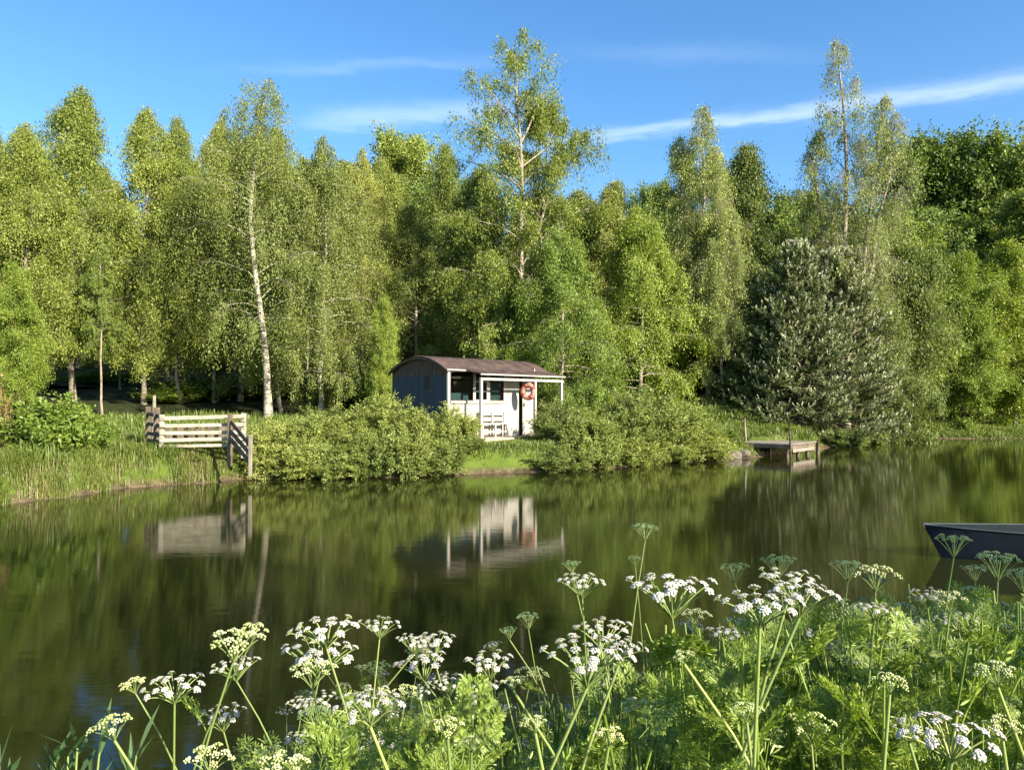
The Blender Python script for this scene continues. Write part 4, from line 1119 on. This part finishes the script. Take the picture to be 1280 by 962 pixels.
for sg in (-1, 1):
    p = np.stack([xs, sg * half, sheer + .005], 1); tubes(b, p, np.full(ns_, .012), 6, cap=True)
b.build('gunwale', M['boat_trim'], bo_, True)
for xx in (1.15, 2.2, 3.1):
    hb = float(np.interp(xx, xs, half)) * .86; b = MB(); box(b, xx - .12, xx + .12, -hb * .95, hb * .95, .21, .24); bevel(b.build('thwart', M['boat_inside'], bo_), .006)
b = MB(); b.add([(.06, -.03, .40), (.5, -.22, .37), (.5, .22, .37), (.06, .03, .40), (.06, -.03, .385), (.5, -.22, .355), (.5, .22, .355), (.06, .03, .385)], q=[(0, 1, 2, 3), (7, 6, 5, 4), (0, 4, 5, 1), (1, 5, 6, 2), (2, 6, 7, 3), (3, 7, 4, 0)])
b.build('foredeck', M['boat_inside'], bo_)

# ------------------------------------------------------------------ wild flowers on the near bank
def gen_frond(seed, chunky=1.0, slim=False):
    """feathery three times divided leaf of unit length, along +y, rising a little"""
    rng = np.random.default_rng(seed); b = MB()
    def curve(t): return np.array([.02 * math.sin(t * 4 + seed), t, .22 * t - .30 * t * t])
    tubes(b, [curve(t) for t in np.linspace(0, 1, 7)], np.linspace(.013, .004, 7), 4, rnd=.6)
    P, D, S = [], [], []
    npin = 5 if slim else 7
    for i in range(npin):
        t = .24 + .70 * i / (npin - 1) + rng.normal(0, .01); o = curve(t); ln = (.42 * (1 - t) + .10) * rng.uniform(.85, 1.15)
        for sg in (-1, 1):
            an = R((30 if slim else 48) + rng.normal(0, 7)); d = np.array([sg * math.sin(an), math.cos(an), rng.normal(.12, .12)]); d /= np.linalg.norm(d)
            tubes(b, [o, o + d * ln * .5 + np.array([0, 0, -.01]), o + d * ln], [.006, .005, .003], 3, rnd=.5)
            nl = max(2, int((2.6 if slim else 5) * ln / .3) + 1)
            side = np.cross(d, [0, 0, 1.0]); side /= np.linalg.norm(side)
            for j in range(nl):
                q = o + d * ln * (.25 + .75 * j / (nl - 1)); l2 = .11 * (1.1 - .6 * j / (nl - 1)) * rng.uniform(.8, 1.2)
                for s2 in (-1, 1):
                    d2 = d * .75 + side * s2 * .7 + rng.normal(0, .13, 3); d2 /= np.linalg.norm(d2)
                    for f in ((.6, 1.0) if slim else (.35, .7, 1.0)):
                        for s3 in ((-1, 1) if f < 1 else (0,)):
                            d3 = d2 + np.cross(d2, [0, 0, 1.0]) * s3 * .7 + rng.normal(0, .1, 3); d3 /= np.linalg.norm(d3)
                            P.append(q + d2 * l2 * f * .7); D.append(d3); S.append((.125 if slim else .068) * chunky * rng.uniform(.75, 1.25))
            P.append(o + d * ln); D.append(d); S.append(.06)
    P, D, S = np.array(P), np.array(D), np.array(S)
    nrm = unit(np.array([0, 0, 1.0]) + rng.normal(0, .6, P.shape)); wd = unit(np.cross(D, nrm)) * (S * (.085 if slim else .18))[:, None]
    m1 = P + D * (S * .30)[:, None]; m2 = P + D * (S * .72)[:, None]; tip = P + D * S[:, None]
    v = np.stack([P, m1 + wd * .8, m2 + wd, tip, m2 - wd, m1 - wd * .8], 1).reshape(-1, 3); o = np.arange(len(P)) * 6
    rn = rng.uniform(0, 1, len(P))
    b.add(v, q=np.concatenate([np.stack([o, o + 1, o + 2, o + 5], 1), np.stack([o + 5, o + 2, o + 3, o + 4], 1)]), rnd=np.concatenate([rn, rn]))
    return b


def umbellet_pts(rng, n, kind):
    k = np.arange(n); r_ = np.sqrt((k + .4) / n); an = k * 2.39996 + rng.uniform(0, 6)
    return np.stack([r_ * np.cos(an), r_ * np.sin(an), .42 * (1 - r_ ** 2)], 1) + rng.normal(0, .05, (n, 3))


def gen_umbel(seed, kind, nray=17, flat=.07, deep=.66, ur=.138):
    """flower head of unit radius: rays from the origin to a domed plate of florets; +z is up"""
    rng = np.random.default_rng(seed); b = MB()
    k = np.arange(nray); r_ = np.sqrt((k + .5) / nray) * .92; an = k * 2.39996 + rng.normal(0, .15, nray)
    end = np.stack([r_ * np.cos(an), r_ * np.sin(an), deep + flat * (1 - r_ ** 2) + rng.normal(0, .035, nray)], 1)
    u = np.linspace(0, 1, 6)
    rays = end[:, None] * np.stack([u ** .9, u ** .9, u], 1)[None]
    rays[..., 2] += (.10 * np.sin(u * PI))[None]
    tubes(b, rays, np.linspace(.024, .013, 6)[None].repeat(nray, 0), 5, rnd=rng.uniform(.3, .9, nray), mat=0)
    nf = {'white': 19, 'bud': 11, 'seed': 13}[kind]
    for i in range(nray):
        rr_ = ur * (1.05 - .25 * r_[i]) * rng.uniform(.85, 1.15)
        p = umbellet_pts(rng, nf, kind) * rr_
        axis_ = unit(end[i] * np.array([.5, .5, 1])); ax = unit(np.cross(axis_, [0.3, .9, .1])); ay = np.cross(axis_, ax)
        c = end[i] + ax * p[:, :1] + ay * p[:, 1:2] + axis_ * (p[:, 2:3] + .05)
        st_ = np.stack([np.repeat(end[i][None], nf, 0), (end[i] + c) / 2 + axis_ * -.01, c], 1)
        tubes(b, st_, np.full((nf, 3), .0055), 3, rnd=.7, mat=0)
        fr = rr_ * {'white': .30, 'bud': .28, 'seed': .20}[kind]
        hgt = fr * {'white': .34, 'bud': .9, 'seed': 1.2}[kind]
        sides = 6; a2 = np.arange(sides) * 2 * PI / sides
        nrm = unit(axis_ + (ax * p[:, :1] + ay * p[:, 1:2]) / rr_ * .45 + rng.normal(0, .12, (nf, 3)))
        fx = unit(np.cross(nrm, [.2, .3, .9])); fy = np.cross(nrm, fx)
        lob = fr * rng.uniform(.8, 1.15, (nf, sides))
        ring = c[:, None] + (np.cos(a2)[None, :, None] * fx[:, None] + np.sin(a2)[None, :, None] * fy[:, None]) * lob[..., None]
        ring_up = c[:, None] + (np.cos(a2)[None, :, None] * fx[:, None] + np.sin(a2)[None, :, None] * fy[:, None]) * lob[..., None] * .62 + nrm[:, None] * hgt * .72
        topv = c + nrm * hgt; botv = c - nrm * hgt * .55
        v = np.concatenate([ring, ring_up, topv[:, None], botv[:, None]], 1).reshape(-1, 3); o = (np.arange(nf) * (2 * sides + 2))[:, None]
        j = np.arange(sides)[None]; j2 = (j + 1) % sides
        q = np.stack([o + j, o + j2, o + sides + j2, o + sides + j], -1).reshape(-1, 4)
        t = np.concatenate([np.stack([o + sides + j, o + sides + j2, np.broadcast_to(o + 2 * sides, (nf, sides))], -1).reshape(-1, 3), np.stack([o + j2, o + j, np.broadcast_to(o + 2 * sides + 1, (nf, sides))], -1).reshape(-1, 3)])
        b.add(v, q=q, t=t, rnd=rng.uniform(.1, 1), mat=1)
    return b.mesh('flower_head', [M['stem_green'], M[{'white': 'petal', 'bud': 'bud', 'seed': 'seed'}[kind]]], True)


FR = [gen_frond(51, 1.2), gen_frond(52, 1.0, True), gen_frond(53, 1.1, True), gen_frond(54, 1.15, True)]
FRM = [f.mesh('leaf', M['frond']) for f in FR]
UM = {'white': [gen_umbel(61, 'white', 18), gen_umbel(62, 'white', 15, ur=.14), gen_umbel(63, 'white', 21, ur=.115), gen_umbel(64, 'white', 16, flat=.03, deep=.55)] + [gen_umbel(80 + k, 'white', 14 + k, flat=.02 + .02 * k, deep=.52 + .04 * (k % 4), ur=.105 + .007 * k) for k in range(5)],
      'bud': [gen_umbel(65, 'bud', 9, ur=.26, flat=.25), gen_umbel(66, 'bud', 11, ur=.22, flat=.2)],
      'seed': [gen_umbel(67, 'seed', 13, ur=.20, deep=1.0), gen_umbel(68, 'seed', 15, ur=.18, deep=.9)]}
fl_rng = np.random.default_rng(99)


def frame_from(z, spin):
    z = unit(np.asarray(z, float)); a = unit(np.cross(z, [math.cos(spin), math.sin(spin), .01])); b_ = np.cross(z, a)
    return np.stack([a, b_, z], 1)


def put(me, name, parent, loc, Rm, s):
    o_ = bpy.data.objects.new(name, me); C.objects.link(o_); o_.parent = parent
    m4 = Matrix([[*(Rm[0] * s), loc[0]], [*(Rm[1] * s), loc[1]], [*(Rm[2] * s), loc[2]], [0, 0, 0, 1]])
    o_.matrix_local = m4
    return o_


def leaf_frame(az, el, roll=0.0):
    y_ = np.array([math.cos(az) * math.cos(el), math.sin(az) * math.cos(el), math.sin(el)])
    x_ = unit(np.cross(y_, [0, 0, 1.0])); z_ = np.cross(x_, y_)
    x2 = x_ * math.cos(roll) + z_ * math.sin(roll); z2 = -x_ * math.sin(roll) + z_ * math.cos(roll)
    return np.stack([x2, y_, z2], 1)


def flower_plant(base, heads, label, group=None, nleaf=9, leafsize=(.12, .24), stem_r=.0042, bends=None, leaf_lo=.15):
    """heads: list of (pos, radius, kind, via) in world space; via is a point the stem passes through or None"""
    base = np.array(base, float)
    root = thing('wild_flower', label, 'wild flower', tuple(base), 0, group)
    b = MB(); paths = []
    main = None
    for hi, (pos, rad, kind, via) in enumerate(heads):
        pos = np.array(pos, float); me = UM[kind][int(fl_rng.integers(len(UM[kind])))]
        deep = .62 * rad
        tilt = np.array([fl_rng.normal(0, .10), fl_rng.normal(0, .10) - .03, 1.0])
        if via is not None:
            dirv = unit(pos - np.array(via, float)); tilt = unit(np.array([0, 0, 1.0]) * .8 + dirv * .35 + np.array([0, 0.0, 0]))
        Rm = frame_from(tilt, fl_rng.uniform(0, 6.28)); z_ = Rm[:, 2]
        neck = pos - z_ * deep
        if hi == 0 or via is not None or main is None:
            v_ = np.array(via, float) if via is not None else base * .45 + neck * .55 + np.array([fl_rng.normal(0, .03), fl_rng.normal(0, .03), 0])
            ctrl = np.array([base + np.array([fl_rng.normal(0, .01), fl_rng.normal(0, .01), -.05]), v_, neck])
            tt = np.array([0, np.linalg.norm(v_ - base), 0]); tt[2] = tt[1] + np.linalg.norm(neck - v_)
        else:
            f = fl_rng.uniform(.45, .75); i0 = int(f * (len(main) - 1)); o_ = main[i0]
            v_ = o_ * .45 + neck * .55 + np.array([0, 0, -.02])
            ctrl = np.array([o_, v_, neck]); tt = np.array([0, np.linalg.norm(v_ - o_), 0]); tt[2] = tt[1] + np.linalg.norm(neck - v_)
        u = np.linspace(0, 1, 14); tq = u * tt[2]; tm = max(tt[1] / tt[2], .02)
        # quadratic through the three points
        L0 = (u - tm) * (u - 1) / (tm * 1.0); L1 = u * (u - 1) / (tm * (tm - 1)); L2 = u * (u - tm) / (1 - tm)
        path = ctrl[0] * L0[:, None] + ctrl[1] * L1[:, None] + ctrl[2] * L2[:, None]
        if main is None: main = path
        paths.append(path)
        sr = stem_r * (1.0 if main is path or via is not None else .7)
        tubes(b, path - base, np.linspace(sr, sr * .55, 14), 7, rnd=fl_rng.uniform(.2, .8))
        put(me, 'flower_head', root, neck - base, Rm, rad)
    b.build('stem', M['stem_green'], root, True)
    for i in range(nleaf):
        p = paths[int(fl_rng.integers(len(paths)))]; f = fl_rng.uniform(leaf_lo, .93); q = p[int(f * 13)] - base
        s_ = fl_rng.uniform(*leafsize) * (1.15 - .6 * f)
        put(FRM[int(fl_rng.integers(4))], 'leaf', root, q, leaf_frame(fl_rng.uniform(0, 6.28), R(fl_rng.uniform(15, 62)), fl_rng.normal(0, .4)), s_)
    return root


def hp(px, py, wpx, real): Y = F * real / wpx; return np.array((W(px, Y), Y, CAMZ + (HOR - py) / F * Y)), Y
def pt(px, py, Y): return np.array((W(px, Y), Y, CAMZ + (HOR - py) / F * Y))
def gbase(x, y): return np.array((x, y, float(gz(x, y))))


# (label, [(px, py, width px, real width m, kind, stem pixel)], leaves)
HERO = [
    ('white headed plant furthest left, flat head on a tall bare stem', [(222, 850, 84, .085, 'white', (222, 925)), (172, 852, 36, .05, 'bud', (205, 915))], 5),
    ('low pale budded head at the bottom left beside the grassy sprig', [(146, 905, 52, .05, 'bud', (172, 955))], 4),
    ('tall leaning plant with two greenish heads reaching left over the water', [(296, 802, 74, .075, 'bud', (268, 905)), (320, 786, 36, .045, 'bud', (300, 830))], 4),
    ('slanting plant with a thin shaded flat head behind the greenish heads', [(296, 829, 62, .09, 'white', (330, 900)), (282, 890, 66, .09, 'white', (292, 940))], 6),
    ('plant with a broad white head and a stout green stem left of centre', [(408, 780, 92, .10, 'white', (428, 862)), (392, 838, 62, .07, 'bud', (400, 890))], 9),
    ('plant with a bluish shaded flat head under the broad white one', [(402, 815, 104, .125, 'white', (388, 900))], 7),
    ('slender plant with a greenish white head right of the broad white one', [(476, 778, 58, .08, 'white', (470, 850)), (520, 800, 50, .075, 'white', (488, 850))], 6),
    ('near sunlit leafy plant with a creamy white head at lower left of centre', [(462, 872, 104, .085, 'white', (482, 945)), (508, 862, 34, .04, 'bud', (496, 930))], 14),
    ('plant with cream buds at the very bottom, left of the sunlit leafy plant', [(266, 944, 62, .05, 'bud', (268, 985)), (356, 954, 66, .052, 'bud', (352, 1000))], 5),
    ('shaded plant with pale flat heads left of the middle', [(542, 800, 70, .12, 'white', (560, 880)), (528, 826, 74, .12, 'white', (570, 900)), (560, 850, 58, .10, 'white', (575, 900))], 9),
    ('shaded plant with greyish white heads near the middle', [(612, 826, 70, .12, 'white', (622, 900)), (604, 850, 60, .11, 'white', (620, 905))], 9),
    ('thin stem with small green tufts left of the tall flat head', [(660, 775, 32, .06, 'seed', (668, 830)), (636, 790, 24, .045, 'seed', (664, 838))], 4),
    ('tall plant with a small flat white head standing over the water in the middle', [(727, 726, 66, .085, 'white', (730, 790)), (714, 708, 24, .032, 'seed', (722, 745))], 6),
    ('near plant with a wide pinkish white head in the middle', [(736, 818, 124, .10, 'white', (712, 900)), (640, 850, 30, .03, 'bud', (690, 935)), (776, 802, 66, .06, 'white', (752, 880))], 16),
    ('plant with a hidden bluish head behind the wide pinkish one', [(752, 786, 82, .11, 'white', (762, 860))], 8),
    ('tallest thin plant with green tufts against the dark water', [(806, 664, 36, .055, 'seed', (797, 728)), (793, 700, 20, .034, 'seed', (796, 735))], 4),
    ('plant with a broad dense domed head in bluish shade', [(838, 735, 118, .135, 'white', (848, 830))], 10),
    ('near plant with the largest bright white heads at right of centre', [(948, 748, 112, .085, 'white', (944, 850)), (1000, 740, 96, .08, 'white', (955, 860)), (985, 720, 84, .08, 'white', (958, 830)), (852, 818, 30, .026, 'bud', (905, 900))], 18),
    ('green seeded plant rising behind the largest white heads', [(972, 708, 44, .075, 'seed', (978, 770)), (916, 716, 40, .07, 'seed', (935, 770))], 6),
    ('plant with a green ray head right of the largest white heads', [(1058, 712, 44, .08, 'seed', (1050, 780)), (1092, 720, 56, .08, 'bud', (1088, 790))], 7),
    ('upright plant with a small flat white head and a leafy stem', [(1090, 757, 52, .055, 'white', (1082, 850))], 16),
    ('plant with thin white heads right of the upright leafy stem', [(1140, 786, 50, .08, 'white', (1142, 850)), (1146, 772, 36, .06, 'white', (1150, 840))], 7),
    ('tall dark stemmed green plant standing before the boat', [(1190, 682, 44, .07, 'seed', (1172, 800))], 9),
    ('green plant with open rays before the boat hull', [(1244, 708, 56, .09, 'seed', (1240, 790)), (1215, 716, 34, .06, 'seed', (1225, 790))], 8),
    ('plant with a nearest white dome at the lower right', [(1184, 908, 130, .09, 'white', (1176, 985)), (1130, 905, 60, .05, 'white', (1150, 985))], 14),
    ('plant with a bluish flat head at the right below the boat', [(1222, 800, 66, .11, 'white', (1216, 880)), (1268, 786, 56, .10, 'white', (1262, 860))], 9),
    ('budding plant on a thick bent stem at the right edge', [(1240, 838, 56, .045, 'bud', (1266, 920))], 12),
    ('green seeded plant at the right edge beside the boat', [(1276, 724, 50, .085, 'seed', (1274, 800))], 6),
    ('leafy plant with small cream buds below the largest white heads', [(1010, 905, 60, .06, 'bud', (1015, 985)), (1060, 868, 40, .045, 'bud', (1064, 950))], 14),
    ('shaded low plant with white specks between the middle heads and the largest heads', [(905, 790, 52, .08, 'white', (900, 870)), (868, 768, 40, .07, 'bud', (880, 850))], 9),
    ('leafy plant with pale buds at the bottom middle', [(850, 900, 46, .05, 'bud', (850, 985)), (795, 880, 40, .045, 'bud', (800, 975))], 14),
    ('leafy young plant with a small cream head at the bottom, left of the middle', [(560, 905, 44, .035, 'bud', (566, 985)), (590, 925, 30, .025, 'bud', (588, 990))], 16),
    ('leafy young plant with two cream tufts at the bottom below the wide pinkish head', [(668, 900, 36, .028, 'bud', (684, 985)), (760, 915, 40, .03, 'bud', (748, 990))], 18),
    ('leafy young plant with pale tufts below the green ray heads', [(930, 885, 40, .032, 'bud', (940, 980)), (1108, 850, 44, .036, 'bud', (1100, 950))], 18),
    ('bushy young plant with a cream tuft at the bottom right corner', [(1246, 905, 50, .036, 'bud', (1256, 990))], 18),
]
for lab, hs_, nl in HERO:
    heads = []; Ys = []
    for (px, py, wp, real, kind, via) in hs_:
        p, Y = hp(px, py, wp, real); heads.append((p, real * .5, kind, pt(via[0], via[1], Y + .01))); Ys.append(Y)
    ym = float(np.mean(Ys)); px, py, wp, real, kind, via = hs_[0]
    dx = (via[0] - px) / max(via[1] - py, 20)
    xb = W(via[0] + dx * 60, ym) ; bs = gbase(xb, ym)
    flower_plant(bs, heads, lab, None, nleaf=nl, leafsize=(.07, .15), stem_r=.0025 if ym > 1.0 else .0031)

# a narrow leaved plant at the lower left
def sprig(px, Y, topy, lab, seed, n=16, h=.30):
    rng = np.random.default_rng(seed); x = W(px, Y); bs = gbase(x, Y); top = CAMZ + (HOR - topy) / F * Y - bs[2]
    root = thing('narrow_leaved_plant', lab, 'plant', tuple(bs)); b = MB(); lf = MB()
    for k in range(4):
        az = rng.uniform(0, 6.28); tp = np.array([math.cos(az) * .07, math.sin(az) * .05, top * rng.uniform(.86, 1.0)])
        u = np.linspace(0, 1, 8); p = tp * np.stack([u ** 2, u ** 2, u], 1); tubes(b, p, np.linspace(.004, .0015, 8), 5, rnd=.4)
        for j in range(n):
            f = 1 - rng.uniform(0, .30 / top) if j else 1.0; o_ = tp * np.array([f * f, f * f, f]); a2 = rng.uniform(0, 6.28); el = R(rng.uniform(38, 80)); L_ = rng.uniform(.045, .085)
            d = np.array([math.cos(a2) * math.cos(el), math.sin(a2) * math.cos(el), math.sin(el)]); sd = unit(np.cross(d, [.1, .2, 1.0])) * .0042
            m_ = o_ + d * L_ * .5 + np.array([0, 0, .003])
            lf.add([o_ - sd * .3, o_ + sd * .3, m_ + sd, m_ - sd, o_ + d * L_], q=[(0, 1, 2, 3)], t=[(3, 2, 4)], rnd=rng.uniform(0, .7))
    b.build('stem', M['stem_green'], root, True); lf.build('foliage', M['sprig'], root)
M['sprig'] = leaf_mat('sprig', (.05, .10, .04), (.09, .16, .06), (.14, .21, .08), trans=.3, objvar=.1)
sprig(78, 1.05, 884, 'grassy narrow leaved sprig at the lower left', 71)
sprig(112, 1.1, 872, 'taller narrow leaved sprig beside the one at the lower left', 72)
sprig(130, 1.15, 900, 'short narrow leaved sprig left of the budded head', 75)
sprig(15, 1.05, 918, 'small narrow leaved sprig in the bottom left corner', 73)
sprig(44, 1.0, 935, 'tiny narrow leaved sprig at the bottom left edge', 74)

# plants that fill the bank behind and between
rr = np.random.default_rng(17)
kinds = ['white', 'white', 'seed', 'bud']
i = 0
while i < 72:
    Y = rr.uniform(1.25, 3.1); px = rr.uniform(560, 1380) if rr.uniform() < .62 else rr.uniform(330, 620)
    x = W(px, Y); g0 = float(gz(x, Y))
    lim = np.interp(px, [330, 420, 560, 640, 800, 900, 1000, 1300], [885, 828, 815, 838, 790, 745, 735, 735]) + 8
    py = lim + abs(rr.normal(0, 55)); top = CAMZ + (HOR - py) / F * Y
    if top < g0 + .35: continue
    hd = []
    for k in range(int(rr.integers(1, 4))):
        p = np.array((x + rr.normal(0, .10), Y + rr.normal(0, .10), top - abs(rr.normal(0, .06)) * (k > 0)))
        hd.append((p, rr.uniform(.025, .052), kinds[int(rr.integers(4))], None))
    flower_plant(gbase(x + rr.normal(0, .05), Y), hd, 'umbel flowered plant among the crowded mass on the near bank', 'crowded umbel plants on the near bank', nleaf=12, leafsize=(.07, .15), stem_r=.0024)
    i += 1
# feathery undergrowth of the near bank: a mass of divided leaves nobody could count
ug = MB()
n = 0
while n < 1250:
    Y = rr.uniform(.95, 3.3); px = rr.uniform(480, 1420) if rr.uniform() < .8 else rr.uniform(300, 600)
    x = W(px, Y); g0 = float(gz(x, Y))
    lim = np.interp(px, [250, 420, 560, 640, 760, 860, 1000, 1300], [970, 905, 895, 915, 885, 812, 770, 760])
    py = lim + rr.uniform(0, 1) ** .8 * 230; z = CAMZ + (HOR - py) / F * Y
    if z < g0 + .05 or py > 1010: continue
    if rr.uniform() < .5:                         # a leafy shoot: small leaves climbing a stalk
        hs_ = rr.uniform(.14, .30); ln_ = rr.normal(0, .12, 2); q0 = np.array((x, Y, z - hs_)); q1 = np.array((x + ln_[0] * hs_, Y + ln_[1] * hs_, z))
        tubes(ug, [q0 - np.array([0, 0, .2]), q0, q1], [.003, .0026, .0014], 5, rnd=.6)
        for k in range(9):
            f = (k + .5) / 9; s_ = rr.uniform(.045, .085) * (1.15 - .5 * f); Rm = leaf_frame(k * 2.4 + rr.normal(0, .4), R(rr.uniform(40, 75)), rr.normal(0, .5)) * s_
            M4 = np.eye(4); M4[:3, :3] = Rm; M4[:3, 3] = q0 + (q1 - q0) * f; ug.join(FR[int(rr.integers(4))], M4)
        n += 1; continue
    s_ = rr.uniform(.06, .13); Rm = leaf_frame(rr.uniform(0, 6.28), R(rr.uniform(20, 80)), rr.normal(0, .6)) * s_
    M4 = np.eye(4); M4[:3, :3] = Rm; M4[:3, 3] = (x, Y, z - s_ * .35)
    ug.join(FR[int(rr.integers(4))], M4)
    n += 1
# their stalks, down to the ground
m = 420
Y = rr.uniform(1.0, 3.3, m); px = rr.uniform(470, 1420, m); x = (px - 640) / F * Y; g0 = gz(x, Y)
lim = np.interp(px, [250, 420, 560, 640, 760, 860, 1000, 1300], [955, 915, 885, 880, 845, 790, 765, 760]) + 15
top = np.maximum(CAMZ + (HOR - lim) / F * Y, g0 + .2)
u = np.linspace(0, 1, 5)
p = np.stack([x[:, None] + rr.normal(0, .10, (m, 1)) * u ** 2, Y[:, None] + rr.normal(0, .10, (m, 1)) * u ** 2, g0[:, None] + (top - g0)[:, None] * u], -1)
tubes(ug, p, np.full((m, 5), .003) * (1.2 - .6 * u), 5, rnd=rr.uniform(0, .8, m))
n = 5200                                          # long grass among the flowers
Y = rr.uniform(.9, 3.4, n); px = rr.uniform(300, 1420, n); x = (px - 640) / F * Y; g0 = gz(x, Y)
lim = np.interp(px, [250, 420, 560, 640, 760, 860, 1000, 1300], [960, 925, 900, 890, 860, 810, 780, 775]) + rr.uniform(0, 80, n)
hh = np.clip(CAMZ + (HOR - lim) / F * Y - g0, .15, 1.2)
blades(ug, x, Y, g0 - .02, hh, rr, .006, leanamt=.25, rnd=rr.uniform(0, .8, n))
u_ = ug.build('undergrowth', M['frond']); u_['kind'] = 'stuff'; u_['label'] = 'feathery green undergrowth between the flowers of the near bank'
